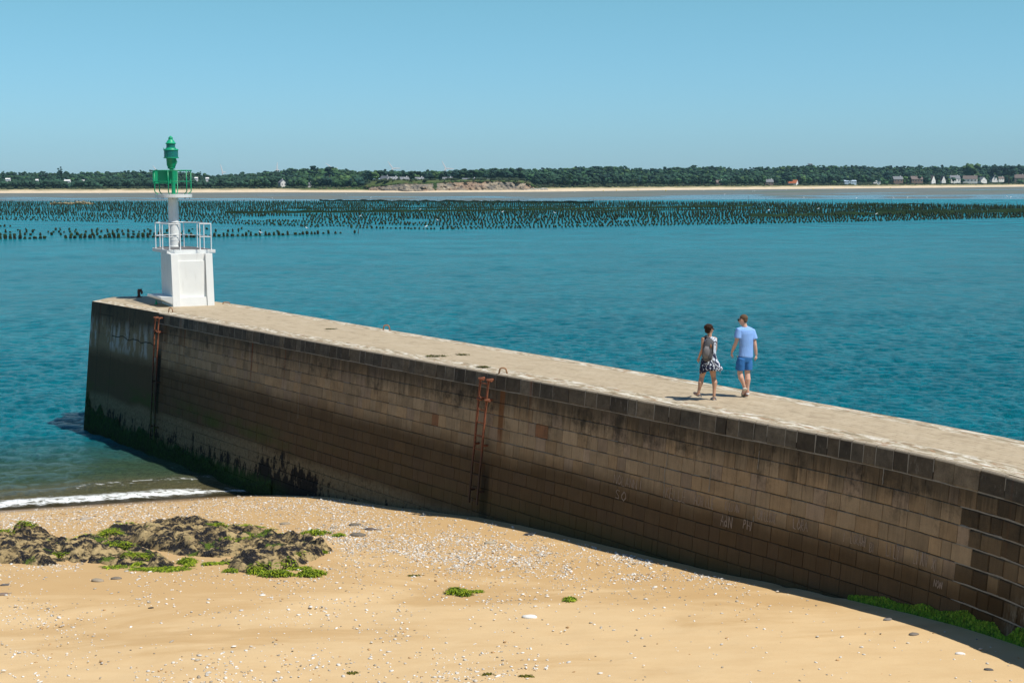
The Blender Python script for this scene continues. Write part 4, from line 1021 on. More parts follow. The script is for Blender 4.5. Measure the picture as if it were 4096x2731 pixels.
lone_tree('pine_tree', 2143, 105, 694, 30, 'dark', 'dark cypress like tree right of the cliff')
lone_tree('pine_tree', 2035, 130, 697, 40, 'dark', 'wide dark pine above the right end of the cliff')
lone_tree('poplar_tree', 2292, 150, 681, 20, 'poplar', 'left one of two dark narrow trees standing above the middle pine belt')
lone_tree('poplar_tree', 2308, 152, 680, 18, 'poplar', 'right one of two dark narrow trees standing above the middle pine belt')
lone_tree('broadleaf_tree', 3150, 104, 688, 56, 'dark', 'dark tree directly left of the orange roofed house')
lone_tree('broadleaf_tree', 3545, 101, 686, 50, 'dark', 'round dark tree between the white hut and the grey roofed house')
lone_tree('broadleaf_tree', 3625, 101, 684, 48, 'dark', 'round dark tree between the grey roof and the long dark roof')
lone_tree('broadleaf_tree', 3690, 100, 682, 42, 'pine', 'greyish feathery tree at the right end of the long dark roof')
lone_tree('broadleaf_tree', 3885, 190, 651, 84, 'light', 'tallest pale green tree rising above the far wood on the right')
lone_tree('pine_tree', 3975, 100, 664, 66, 'dark', 'tall dark pine with bare trunks beside the white pointed gable')
lone_tree('pine_tree', 4035, 84, 659, 62, 'dark', 'big dark round pine standing alone on the dune near the right edge')
lone_tree('pine_tree', 4090, 98, 664, 40, 'dark', 'dark pine at the right edge of the picture')
lone_tree('pine_tree', 3322, 96, 700, 40, 'pine', 'low bushy pine on the dune left of the building with the long awning')

# ---- houses
M['grey_roof'] = simple('slate_roof', (.16, .17, .185), .7, .2, .6); M['brown_roof'] = simple('brown_roof', (.17, .13, .115), .8, .2, .6)
M['orange_roof'] = simple('orange_tile', (.50, .15, .055), .8, .2, .6); M['house_white'] = simple('white_render', (.84, .82, .78), .8, .04, .4)
M['house_brown'] = simple('timber_wall', (.20, .14, .11), .8, .2, .4); M['house_stone'] = simple('stone_wall', (.30, .26, .20), .9, .2, .5); M['pane'] = simple('window_dark', (.05, .06, .07), .2, .1)
M['blue_metal'] = simple('pale_blue_awning', (.50, .62, .72), .5, .1)
def house(px0, px1, ytop, ybase, t, wall, roof, label, gable_to_view=False, dormers=0, wins=3, rz=.12, roof_frac=.5, chim=1, name='house', low=False):
    pc = (px0+px1)/2; D = sD(pc)+t; g = np.array([colx(pc)*D, D, atY(pc, ybase, D)[2]]); H = (ybase-ytop)*D/F; Wd = (px1-px0)*D/F
    root = empty(name, tuple(g), rz, label=label, cat='house')
    dep = Wd*.9 if gable_to_view else min(Wd*.6, 9); hw = H*(1-roof_frac); hr = H*roof_frac
    mb = MB(); x = Wd/2*.96; y = dep/2
    if gable_to_view:
        V = [(-x, -y, -3), (x, -y, -3), (x, y, -3), (-x, y, -3), (-x, -y, hw), (x, -y, hw), (x, y, hw), (-x, y, hw), (0, -y, hw+hr-.15), (0, y, hw+hr-.15)]
        mb.add(V, [(0, 1, 5, 8, 4), (2, 3, 7, 9, 6), (1, 2, 6, 5), (3, 0, 4, 7)])
    else:
        V = [(-x, -y, -3), (x, -y, -3), (x, y, -3), (-x, y, -3), (-x, -y, hw), (x, -y, hw), (x, y, hw), (-x, y, hw), (-x, 0, hw+hr-.15), (x, 0, hw+hr-.15)]
        mb.add(V, [(0, 1, 5, 4), (2, 3, 7, 6), (1, 2, 6, 9, 5), (3, 0, 4, 8, 7)])
    mb.build('wall', M[wall], root)
    mb = MB(); o = .35
    if gable_to_view:
        for sg in (-1, 1):
            V = [(0, -y-o, hw+hr), (0, y+o, hw+hr), (sg*(x+o), y+o, hw-.25), (sg*(x+o), -y-o, hw-.25)]; V += [(a, b, c-.2) for a, b, c in V]
            mb.add(V, [(0, 1, 2, 3), (7, 6, 5, 4), (0, 3, 7, 4), (1, 5, 6, 2), (2, 6, 7, 3), (0, 4, 5, 1)])
    else:
        for sg in (-1, 1):
            V = [(-x-o, 0, hw+hr), (x+o, 0, hw+hr), (x+o, sg*(y+o), hw-.25), (-x-o, sg*(y+o), hw-.25)]; V += [(a, b, c-.2) for a, b, c in V]
            mb.add(V, [(0, 1, 2, 3), (7, 6, 5, 4), (0, 3, 7, 4), (1, 5, 6, 2), (2, 6, 7, 3), (0, 4, 5, 1)])
    rf = mb.build('roof', M[roof], root)
    if chim: mb = MB(); mb.box((x*.6 if not gable_to_view else 0, 0, hw+hr+.3), (.8, .8, 1.4)); mb.build('chimney', M['house_white'], rf)
    for i in range(wins):
        xx = -x+2*x*(i+.5)/wins; mb = MB(); mb.box((xx, -y-.02, hw*.45), (Wd*.07+.5, .12, hw*.42)); mb.build('window', M['pane'], root)
    for i in range(dormers):
        xx = -x+2*x*(i+.5)/dormers; mb = MB(); zc = hw+hr*.35; V = [(xx-.9, -y+.1, hw-.2), (xx+.9, -y+.1, hw-.2), (xx+.9, -y+.1, zc), (xx, -y+.1, zc+.9), (xx-.9, -y+.1, zc)]; V += [(a, -y*.35, c) for a, b, c in V]
        mb.add(V, [(0, 1, 2, 3, 4), (9, 8, 7, 6, 5), (0, 5, 6, 1), (1, 6, 7, 2), (2, 7, 8, 3), (3, 8, 9, 4), (4, 9, 5, 0)]); d = mb.build('dormer', M[wall], root)
        mb = MB(); mb.box((xx, -y+.06, zc-.3), (.9, .1, 1.0)); mb.build('pane', M['pane'], d)
house(1116, 1142, 719, 744, 150, 'house_white', 'grey_roof', 'white gabled house with a stubby chimney tower among trees far left of the cliff', True, 0, 2, .6, .45)
house(1232, 1246, 730, 747, 128, 'house_white', 'grey_roof', 'tiny white house with blue grey roof between trees left of the cliff', False, 0, 2)
house(1522, 1558, 704, 728, 150, 'house_white', 'grey_roof', 'leftmost large grey roofed house above the cliff, beside the golden tree', False, 0, 3, -.5, .7)
house(1556, 1592, 707, 729, 148, 'house_white', 'grey_roof', 'pinkish white house with three dormers above the cliff', False, 3, 4, .45, .5)
house(1597, 1636, 708, 727, 146, 'house_white', 'grey_roof', 'grey roofed house with one central dormer above the cliff', False, 1, 4, .45, .55)
house(1658, 1696, 709, 728, 146, 'house_white', 'grey_roof', 'grey roofed house with a white gable right of the dormered pair above the cliff', False, 1, 3, .5, .6)
house(1770, 1811, 709, 727, 142, 'house_stone', 'grey_roof', 'dark steep roofed house behind the round stone turret on the cliff', False, 0, 3, .1, .75)
house(1845, 1914, 713, 726, 135, 'house_white', 'grey_roof', 'long low grey roofed house in the middle of the cliff top', False, 0, 5, .4, .6)
house(1944, 1984, 716, 724, 128, 'house_white', 'grey_roof', 'very low white house near the right end of the cliff', False, 0, 3, 0, .4, 0)
house(2862, 2892, 721, 741, 104, 'house_brown', 'brown_roof', 'brown house with a narrow white gable under pines at the middle far beach', False, 0, 3, .25, .45)
house(3058, 3092, 717, 739, 104, 'house_brown', 'grey_roof', 'grey house half hidden by pines left of the orange roof', False, 0, 3)
house(3154, 3191, 720, 736, 98, 'house_white', 'orange_roof', 'house with a bright orange roof in front of the pines', False, 0, 1, -.6, .8, 0)
house(3374, 3423, 721, 732, 92, 'blue_metal', 'blue_metal', 'long low pale blue building with an awning on the dune', False, 0, 5, .05, .35, 0, 'beach_cafe')
house(3491, 3520, 722, 731, 96, 'house_white', 'house_white', 'small flat white hut on the dune right of the pale blue building', False, 0, 2, 0, .2, 0)
house(3569, 3609, 706, 728, 104, 'house_brown', 'grey_roof', 'brown house with pale grey roof behind a leaning tree', False, 0, 3)
house(3640, 3688, 705, 728, 106, 'house_brown', 'brown_roof', 'long dark roofed house between two round dark trees', False, 0, 4)
house(3716, 3738, 702, 727, 104, 'house_white', 'brown_roof', 'steep pointed house with only one white roof edge showing', True, 0, 1, .5, .85, 0)
house(3762, 3780, 703, 725, 100, 'house_white', 'brown_roof', 'slim pointed white gable half hidden behind bushes', True, 0, 1, .2, .9, 0)
house(3797, 3838, 702, 727, 106, 'house_white', 'grey_roof', 'grey roofed house with white chimneys left of the large brown roof', False, 0, 3)
house(3852, 3908, 703, 727, 98, 'house_white', 'brown_roof', 'large brown roofed house with a white end wall and balcony', False, 0, 4, -.35, .55)
house(3914, 3942, 708, 726, 102, 'house_white', 'grey_roof', 'small house with a white triangle gable right of the large brown roof', True, 0, 1, .3, .7, 0)
house(3962, 3986, 699, 722, 96, 'house_white', 'grey_roof', 'tall white pointed gable house left of the lone pine', True, 0, 1, .15, .85)
house(3990, 4014, 707, 721, 98, 'house_white', 'brown_roof', 'low house with small white walls touching the lone pine', False, 0, 2)
house(4058, 4095, 698, 723, 98, 'house_stone', 'brown_roof', 'brown house with a white chimney at the right edge', False, 0, 2, -.3, .55)
def small_roof(px0, px1, y0, y1, t, label): house(px0, px1, y0, y1, t, 'house_white', 'house_white', label, False, 0, 1, 0, .5, 0)
for a in ((259, 282, 719, 727, 150, 'low white roof among trees at the left, widest of the scattered roofs'), (144, 154, 717, 725, 150, 'small white wall among trees left of the low white roof'), (326, 338, 720, 727, 150, 'small white gable among trees right of the low white roof'),
          (24, 42, 713, 720, 150, 'grey white roof among trees near the left edge'), (780, 792, 709, 716, 150, 'small pale house in the trees right of the lighthouse lantern'), (824, 836, 710, 717, 150, 'small pale house in the trees, second one right of the lighthouse')): small_roof(*a)
def turret():
    D = sD(1793)+128; p = atY(1793, 728, D); root = empty('stone_turret', tuple(p), label='short round stone turret standing in front of the steep grey roof on the cliff', cat='tower')
    h = 17*D/F; r = 5*D/F*.9; mb = MB(); mb.lathe((0, 0, 0), [(-2, r*.85), (h*.7, r), (h, r*1.05)], 14); mb.build('wall', M['house_stone'], root)
    mb = MB(); mb.lathe((0, 0, 0), [(h, r*1.15), (h+.3, r*1.15)], 14); mb.build('cap', M['grey_roof'], root)
turret()
def water_tower():
    D = 5200; p = atY(3240, 668, D); k = D/F; root = empty('water_tower', tuple(p), label='pale grey bowl shaped water tower on the skyline at the right', cat='water tower')
    mb = MB(); mb.lathe((0, 0, 0), [(-12, 4.2*k), (5*k, 4.2*k)], 16); mb.build('shaft', M['house_white2'], root)
    mb = MB(); mb.lathe((0, 0, 0), [(3*k, 4.5*k), (7*k, 6.5*k), (11*k, 10*k), (12.5*k, 10.5*k), (13.5*k, 9.5*k), (14.2*k, 3*k), (15*k, .5*k)], 24); mb.build('bowl', M['house_white2'], root)
M['house_white2'] = simple('grey_concrete', (.30, .38, .44), .8, .1, .1)
water_tower()
M['turbine'] = simple('turbine_white', (.80, .80, .79), .5, .03)
def turbine(px, py, ybase, blades, label, D=6500):
    hub = atY(px, py, D); base = atY(px, ybase+14, D); root = empty('wind_turbine', (hub[0], hub[1], base[2]), label=label, cat='wind turbine', group='wind turbines on the horizon')
    h = hub[2]-base[2]; k = D/F; mb = MB(); mb.tube([(0, 0, 0), (0, 0, h)], [3.0, 1.9], 10); mb.build('tower', M['turbine'], root)
    mb = MB(); mb.tube([(0, -5, h), (0, 6, h)], [2.2, 2.4], 8); mb.build('nacelle', M['turbine'], root)
    for bx, by in blades:
        e_ = atY(bx, by, D); v = np.array([e_[0]-hub[0], 0, e_[2]-hub[2]]); mb = MB(); b0 = np.array([0, -5.5, h]); mb.tube([b0, b0+v*.2, b0+v*.6, b0+v], [2.0, 3.2, 2.4, 1.1], 6, up=(0, 1, 0), flat=.35); mb.build('blade', M['turbine'], root)
turbine(1571, 674, 690, ((1552, 645), (1603, 673.5), (1565, 687)), 'wind turbine above the dormered houses, left of the two clearest ones')
turbine(1783, 674, 692, ((1768, 644), (1816, 676), (1773, 689)), 'wind turbine right of the dormered houses, right of the two clearest ones')
turbine(1109, 678, 690, ((1110, 650), (1098, 686.5), (1120, 684)), 'wind turbine standing at the left foot of the wooded hill')
turbine(891, 689, 694, ((883, 658), (905, 690), (888, 696)), 'wind turbine just above the trees to the right of the lighthouse cage')
turbine(1333, 676, 690, ((1303, 653), (1352, 671), (1330, 700)), 'wind turbine with only its blade tips showing over the umbrella pine')
turbine(629, 686, 694, ((612, 662), (655, 690), (618, 706)), 'wind turbine with a single blade showing left above the green cage')

# ---- cliff and shore rocks
def cliff():
    m = NM('cliff_rock'); v = m.obj(); n = m.noise(m.map(v, (.10, .1, .3), rot=(0, R(22), 0)), 1, 6, .7); n2 = m.noise(m.map(v, (.03, .03, .03)), 1, 3)
    c = m.ramp(n, [(.3, (.05, .045, .035)), (.45, (.17, .15, .12)), (.56, (.30, .24, .16)), (.7, (.44, .39, .30))]); c = m.mix(m.mr(n2, .5, .62, 0, .35), c, (.42, .22, .11))
    m.set(Base_Color=c, Roughness=.9, Normal=m.bump(n, 1, 1.5)); mat = m.m
    V = []; pxs = np.arange(1475, 2140, 3.5); lv = np.linspace(0, 1, 14)
    for p in pxs:
        yb = np.interp(p, [1475, 1580, 1600, 1660, 1720, 1750, 2050, 2140], [756, 757, 766, 766, 760, 760, 759, 757]); yt = np.interp(p, [1475, 1560, 1600, 1700, 1730, 1800, 1950, 2060, 2110, 2140], [750, 742, 737, 738, 735, 731, 728, 730, 735, 752])
        D0 = sD(p)+np.interp(p, [1475, 1590, 1620, 1700, 1740, 2140], [46, 40, 22, 24, 44, 48])
        zb = .8; zt = atY(p, yt, D0+18)[2]
        for q in lv:
            rg_ = fbm(p*.06+q*.8, q*2.5+p*.01, 4, 6); D = D0+18*q+(rg_-.5)*16*math.sin(q*math.pi); V.append((colx(p)*D, D, zb-1+(zt-zb+1)*q+(fbm(p*.11, q*4, 3, 2)-.5)*2.2*(q > 0)*(q < 1)))
        V.append((colx(p)*(D0+60), D0+60, zt+.5))
    k = len(lv)+1; Q = [(i*k+j, (i+1)*k+j, (i+1)*k+j+1, i*k+j+1) for i in range(len(pxs)-1) for j in range(k-1)]
    o = mesh_np('cliff', V, Q, mat); tag(o, kind='structure')
    # scrub on the cliff top
    rg = np.random.default_rng(2); P = []; Rr = []; C = []
    for i in range(1500):
        p = rg.uniform(1270, 2150); t = rg.uniform(60, 135); 
        if p < 1460: g = gpt(p, min(t, 100)); z = g[2]
        else:
            yt = np.interp(p, [1475, 1560, 1600, 1700, 1730, 1800, 1950, 2060, 2110, 2140], [750, 742, 737, 738, 735, 731, 728, 730, 735, 752]); D = sD(p)+t; z = atY(p, yt, sD(p)+62)[2]+.6; g = np.array([colx(p)*D, D, z])
        P.append(g); Rr.append(rg.uniform(.9, 2.6)); C.append(np.array((.050, .085, .022) if rg.random() < .7 else (.10, .09, .04))*rg.uniform(.7, 1.3))
    for i in range(240):
        p = rg.uniform(1670, 1745); q = rg.uniform(0, 1); D = sD(p)+46+16*q; P.append((colx(p)*D, D, 1+q*9)); Rr.append(rg.uniform(.8, 1.8)); C.append(np.array((.04, .075, .02))*rg.uniform(.7, 1.3))
    V, Fc, Cc_ = lumps(P, Rr, C, rg, 0, .3, .6); o = mesh_np('cliff_scrub', V, Fc, M['leaf'], color=Cc_); tag(o, kind='stuff')
    P = []; Rr = []; C = []
    for i in range(160): p = rg.uniform(2095, 2190); t = rg.uniform(44, 62); g = gpt(p, t); P.append(g); Rr.append(rg.uniform(.5, 1.5)); C.append(np.array((.42, .38, .31))*rg.uniform(.6, 1.2))
    V, Fc, Cc_ = lumps(P, Rr, C, rg, 0, .3, .6); o = mesh_np('rubble', V, Fc, M['shell'], color=Cc_); tag(o, kind='stuff')
cliff()
def islet():
    rg = np.random.default_rng(4); c0 = at(285, 819, 0); root = None; P = []; Rr = []; C = []
    prof = [(201, 809), (215, 806), (235, 810), (262, 808), (275, 806), (300, 810), (318, 803.5), (330, 803), (345, 807), (365, 812)]
    for i in range(90):
        px = rg.uniform(203, 367); top = np.interp(px, [q[0] for q in prof], [q[1] for q in prof]); p = at(px, 818, 0); zt = atY(px, top, p[1])[2]; r = rg.uniform(.5, 1.0); P.append((p[0]-c0[0], p[1]-c0[1]+rg.uniform(-3, 3), rg.uniform(-.2, max(zt-r*.7, 0)))); Rr.append(r*1.2); C.append(np.array((.30, .235, .13))*rg.uniform(.6, 1.2))
    V, Fc, Cc_ = lumps(P, Rr, C, rg, 1, .2, .75); o = mesh_np('rocky_islet', V, Fc, M['shell'], color=Cc_); o.location = c0; tag(o, 'low tan rocky islet among the farthest posts at the left', 'rock')
islet()

# ================================================================== MUSSEL BEDS
def lump_post(h, w, seed, shape):
    rg = np.random.default_rng(seed); n = 7; rings = 6; V = []; C = []
    for i in range(rings):
        q = i/(rings-1); r = w/2*((1.0-.35*q) if shape == 'cone' else (.8+.25*math.sin(q*3))); r *= .45 if i == rings-1 else 1
        for k in range(n):
            a = 6.283*k/n; rr = r*rg.uniform(.8, 1.2); V.append((rr*math.cos(a), rr*math.sin(a), -.5*(i == 0)+h*q+rg.uniform(-.02, .02))); g = rg.random()
            C.append(np.array((.022, .050, .012) if g < .5*(.3+q) else (.012, .014, .011) if g < .8 else (.036, .028, .016)))
    Q = [(i*n+k, i*n+(k+1) % n, (i+1)*n+(k+1) % n, (i+1)*n+k) for i in range(rings-1) for k in range(n)]
    V.append((0, 0, h*1.02)); C.append(np.array((.03, .05, .01))); 
    T = [((rings-1)*n+k, (rings-1)*n+(k+1) % n, len(V)-1) for k in range(n)]
    return np.array(V), Q, T, np.array(C)
PROTOS = [lump_post(1.0, 1.0, 50+i, 'cone' if i % 3 else 'barrel') for i in range(8)]
def mussel_beds():
    rg = np.random.default_rng(21); posts = []   # x, y, h, w, block
    # nearer left block: rows traced on the water
    def row(pts, sp, h0, h1, w, drop=.08, blk='near'):
        P = [at(x, y, 0)[:2] for x, y in pts]
        for a, b in zip(P[:-1], P[1:]):
            L = np.linalg.norm(b-a); n = int(L/sp)
            for i in range(n):
                if rg.random() < drop: continue
                q = a+(b-a)*(i+rg.uniform(-.15, .15))/n; posts.append((q[0], q[1]+rg.uniform(-.35, .35), rg.uniform(h0, h1), w*rg.uniform(.8, 1.2), blk))
    row([(-500, 961), (0, 957), (420, 952), (820, 950)], .86, .35, 1.0, .62)
    row([(820, 948), (1150, 941), (1290, 936)], .86, .3, .95, .55, .05); row([(1290, 935.5), (1440, 932.5)], 1.2, .3, .8, .55, .35)
    row([(-500, 944), (0, 942), (700, 940)], 1.0, .3, .7, .55, .3)
    row([(-500, 932), (0, 931), (600, 929), (1150, 927)], 1.1, .3, .8, .45, .35)
    row([(-500, 923), (20, 922), (500, 920), (1000, 917)], 1.5, .25, .6, .45, .45)
    row([(-300, 909), (0, 907), (62, 907)], 1.1, .4, .6, .5, .1)
    # main block
    front = [(-600, 876), (0, 881), (340, 888), (720, 892), (1150, 905), (1260, 911), (1730, 920), (2200, 912), (2515, 906), (2795, 900), (3200, 893), (3500, 886), (3735, 880), (4096, 871), (4700, 858)]
    back = [(-600, 811), (0, 812), (725, 813), (1278, 810), (2200, 813), (3200, 817), (3700, 825), (4096, 831), (4700, 836)]
    fx, fy = zip(*front); bx, by = zip(*back)
    nrow = 29
    for r in range(nrow):
        t = (r+(.0 if r % 2 else .22))/(nrow-1)
        px = -500.0
        while px < 4600:
            y0 = np.interp(px, fx, fy); y1 = np.interp(px, bx, by)
            D0 = at(px, y0)[1]; D1 = at(px, y1)[1]; D = D0+(D1-D0)*min(t, 1); x = colx(px)*D
            px += rg.uniform(.93, 1.07)*(.86 if t < .3 else .92)*F/D
            if vnoise(px*.006, r*.7, 3) < .22: continue
            yy = proj(x, D, 0)[1]
            h = np.interp(t, [0, .12, .3, 1], [.38, .54, 1.0, 1.4])*rg.uniform(.7, 1.2)
            if px > 1000 and t < .35: h *= rg.uniform(.85, 1.2)
            w = np.interp(t, [0, .25, .5, 1], [.46, .42, .30, .28])*rg.uniform(.8, 1.25)
            if px < 1000: w *= .8
            posts.append((x+rg.normal(0, .15), D+rg.normal(0, .5), h, w, 'main'))
    posts = np.array(posts, dtype=object)
    xs = posts[:, 0].astype(float); ys = posts[:, 1].astype(float); hs = posts[:, 2].astype(float); ws = posts[:, 3].astype(float)
    inview = (np.abs(xs/ys) < .375); app = hs*ws/ys**2*inview; order = np.argsort(-app)
    single = set(order[:300].tolist())
    mes = []
    for i, (V, Q, T, C) in enumerate(PROTOS):
        o = mesh_np('mussel_post', V, Q+T, M['shell2'], color=C); mes.append(o.data); bpy.data.objects.remove(o)
    for i in sorted(single, key=lambda q: ys[q]):
        o = bpy.data.objects.new('mussel_post', mes[i % 8]); o.location = (xs[i], ys[i], 0); o.scale = (ws[i], ws[i], hs[i]); o.rotation_euler = (rg.normal(0, .05), rg.normal(0, .07), rg.uniform(0, 6.28)); link(o)
        blk = posts[i][4]
        tag(o, 'stubby mussel covered post in the nearer block of posts at the left' if blk == 'near' else 'dark weedy mussel post near the front of the long far block', 'mussel post',
            'mussel posts of the nearer left block' if blk == 'near' else 'front mussel posts of the long far block')
    rest = [i for i in range(len(xs)) if i not in single]; VV = []; QQ = []; TT = []; CC = []; off = 0; QF = []; TF = []
    for i in rest:
        V, Q, T, C = PROTOS[i % 8]; a = rg.uniform(0, 6.28); c, s_ = math.cos(a), math.sin(a); lx, ly = rg.normal(0, .08, 2)
        P = V*np.array([ws[i], ws[i], hs[i]]); P = np.stack([P[:, 0]*c-P[:, 1]*s_+P[:, 2]*lx, P[:, 0]*s_+P[:, 1]*c+P[:, 2]*ly, P[:, 2]], -1)+np.array([xs[i], ys[i], 0])
        VV.append(P); CC.append(C*rg.uniform(.7, 1.3)); Qa = np.array(Q)+off; Ta = np.array(T)+off
        TF.append(np.concatenate([Qa[:, [0, 1, 2]], Qa[:, [0, 2, 3]], Ta])); off += len(P)
    o = mesh_np('mussel_posts', np.concatenate(VV), np.concatenate(TF), M['shell2'], color=np.concatenate(CC)); tag(o, kind='stuff'); print('posts', len(xs))
    # weedy ropes and nets strung along rows
    def net(pts, h, label, z0=.35, sag=.0, cat='mussel net', name='mussel_net', thick=.5):
        P = [at(x, y, 0)[:2] for x, y in pts]; O = P[0]; V = []; C = []; m = 0
        for a, b in zip(P[:-1], P[1:]):
            L = np.linalg.norm(b-a); n = max(2, int(L/2.5))
            for i in range(n+(b is P[-1])):
                q = a+(b-a)*i/n; sg = sag*abs(math.sin(i*.55)); hh = h*rg.uniform(.6, 1.25); c = (.012, .034, .012) if rg.random() < .6 else (.018, .045, .014)
                for dx, z in ((-thick/2, z0-sg), (-thick/3, z0+hh-sg), (thick/3, z0+hh-sg), (thick/2, z0-sg)): V.append((q[0]-O[0], q[1]-O[1]+dx, z)); C.append(c)
                m += 1
        Q = [(i*4+j, (i+1)*4+j, (i+1)*4+(j+1) % 4, i*4+(j+1) % 4) for i in range(m-1) for j in range(4)]
        o = mesh_np(name, V, Q, M['shell2'], color=np.array(C)); o.location = (O[0], O[1], 0); tag(o, label, cat)
    net([(1278, 808), (1800, 812), (2374, 817)], .9, 'green weedy net along the farthest post row in the middle of the beds', .5, .25)
    net([(900, 857), (1500, 853), (2200, 844), (3008, 829)], .75, 'long dark green net line crossing the middle of the beds', .35, .15)
    net([(1150, 840), (1800, 838), (2300, 834)], .4, 'thin weedy rope line above the long middle net', .5, .1, 'rope', 'weedy_rope', .3)
    net([(2300, 850), (2900, 845), (3300, 838), (3700, 836)], .35, 'thin weedy rope line right of the middle in the beds', .4, .1, 'rope', 'weedy_rope', .3)
    net([(3345, 826), (3722, 825)], .45, 'separate net strung between tall stakes behind the beds at the right', .9, .5)
    net([(3500, 856), (3800, 855), (4096, 852), (4400, 848)], 1.15, 'thick green net band in front of the right end of the beds', .2, .1, thick=1.5)
    net([(3000, 870), (3400, 862), (3600, 858)], .8, 'dark weedy band in the front rows right of the walkers', .2, .1, thick=1.2)
    net([(400, 951), (820, 949), (1200, 940)], .06, 'low rope joining the front posts of the nearer left block', .03, 0, 'rope', 'post_rope', .12)
    net([(3880, 827), (4040, 826)], .10, 'slack rope hanging between stakes at the far right of the beds', 1.7, .6, 'rope', 'slack_rope', .2)
    for i, (px, yb, yt) in enumerate(((2374, 816, 790), (2590, 815, 797), (2700, 815, 798), (2512, 815, 799), (2935, 816, 796), (2994, 816, 781), (3063, 816, 788), (3185, 818, 805), (3302, 820, 805), (3329, 822, 795), (3456, 822, 806), (3502, 822, 807), (3566, 823, 795), (3668, 823, 800), (3722, 824, 805), (4067, 828, 803), (1460, 812, 792), (1603, 812, 796), (1750, 812, 790), (2075, 813, 793), (1433, 933, 912))):
        p = at(px, yb, 0); h = atY(px, yt, p[1])[2]; mb = MB(); mb.tube([(0, 0, -.6), (.05, 0, h*.5), (rg.normal(0, .15), 0, h)], [.075, .06, .045], 6); mb.tube([(0, 0, .0), (0, 0, h*.3)], [.13, .08], 6)
        o = mb.build('marker_stake', M['darkwood']); o.location = p
        tag(o, 'thin tall stake beside the last post of the nearer left block' if i == 20 else 'thin tall stake sticking up from the back of the mussel beds', 'stake', None if i == 20 else 'tall stakes along the back of the mussel beds')
M['shell2'] = mat_tint('mussels_and_weed', 1, 4, .8, 0, .5); M['darkwood'] = simple('wet_wood', (.05, .045, .04), .8)
mussel_beds()
# yellow buoys on the flat
M['yellow'] = simple('yellow_plastic', (.75, .52, .03), .5, .08)
for i, (px, py, dpx) in enumerate(((2413, 764, 3.5), (2466, 762, 4), (2552, 761, 3.5), (2649, 759.5, 3.2), (2663, 763, 5), (2936, 760, 3.4), (3252, 757, 4.2), (3330, 757.5, 4.2), (3561, 752.5, 3.6), (3820, 748, 3.6), (4078, 744.5, 3.4))):
    p = at(px, py+1.2, .35); r = dpx/2*p[1]/F; mb = MB(); mb.lathe((0, 0, 0), [(-.1, r*.3), (r*.4, r*.9), (r, r), (r*1.6, r*.75), (r*1.95, r*.25), (r*2.2, r*.15)], 12)
    o = mb.build('buoy', M['yellow'], None, True); o.location = p
    tag(o, ('largest yellow buoy lying on the tidal flat in the middle' if i == 4 else 'yellow buoy lying at the foot of the far beach'), 'buoy', None if i == 4 else 'yellow buoys along the far beach')
# gulls
M['gull'] = simple('white_feathers', (.82, .82, .80), .8, .05); M['gullgrey'] = simple('grey_feathers', (.35, .36, .38), .8, .05)
def gull(px, py, z, label, grp=None, sc=1.0):
    p = at(px, py, z); mb = MB(); s_ = sc; mb.tube([(-.22*s_, 0, .12*s_), (-.1*s_, 0, .16*s_), (.05*s_, 0, .2*s_), (.15*s_, 0, .27*s_), (.2*s_, 0, .33*s_), (.25*s_, 0, .32*s_), (.31*s_, 0, .30*s_)], [.02*s_, .07*s_, .085*s_, .055*s_, .05*s_, .035*s_, .01*s_], 8)
    mb.tube([(0, .03*s_, 0), (0, .03*s_, .15*s_)], .008*s_, 4); mb.tube([(0, -.03*s_, 0), (0, -.03*s_, .15*s_)], .008*s_, 4)
    root = empty('seagull', tuple(p), random.choice((0, .4, 3.0, 2.6)), label=label, cat='seagull', group=grp); mb.build('body', M['gull'], root, True)
    mb = MB(); mb.tube([(-.3*s_, 0, .13*s_), (-.1*s_, 0, .2*s_), (.06*s_, 0, .23*s_)], [.015*s_, .075*s_, .05*s_], 6, flat=.5, up=(0, 0, 1)); mb.build('wings', M['gullgrey'], root, True)
for px, py, z in ((1228, 919, .9), (1679, 842, 1.3), (1751, 886, .9), (1703, 912, .5), (2009, 852, 1.1), (1440, 869, 1.2), (2220, 856, 1.1), (3074, 845, 1.2), (3272, 839, 1.2), (3504, 861, 1.0), (1044, 937, .8)):
    gull(px, py, z, 'white gull sitting on a post of the mussel beds', 'gulls on the mussel posts', 1.5)
for px, py in ((1335, 772), (1482, 794), (2300, 770), (2513, 763), (2755, 763), (2815, 764), (2898, 780), (3010, 768), (3018, 767), (3144, 761), (3216, 794), (3390, 757), (3425, 796), (3480, 755), (3575, 794), (3629, 793), (3708, 793), (4029, 789), (4042, 792), (1090, 796), (1385, 778), (400, 779), (720, 789)):
    gull(px, py, .3, 'distant white gull standing on the tidal flat', 'gulls scattered over the tidal flat', 2.2)

# ================================================================== BEACH DETAIL
def poly_world(pts, lift=0): return np.array([on_beach(x, y, lift)[:2] for x, y in pts])
def inpoly(P, X, Y):
    c = np.zeros(X.shape, bool); n = len(P); j = n-1
    for i in range(n):
        xi, yi = P[i]; xj, yj = P[j]; q = ((yi > Y) != (yj > Y)) & (X < (xj-xi)*(Y-yi)/(yj-yi+1e-12)+xi); c ^= q; j = i
    return c
REEF_L = [(-260, 2160), (0, 2150), (89, 2136), (200, 2135), (330, 2165), (460, 2172), (600, 2205), (715, 2258), (650, 2272), (535, 2262), (333, 2249), (143, 2262), (36, 2250), (-260, 2262)]
REEF_R = [(372, 2168), (450, 2130), (540, 2133), (650, 2096), (760, 2104), (860, 2092), (935, 2112), (1010, 2106), (1075, 2125), (1172, 2158), (1250, 2172), (1318, 2202), (1250, 2236), (1190, 2264), (1090, 2286), (968, 2288), (905, 2248), (845, 2242), (714, 2218), (640, 2200), (520, 2172)]
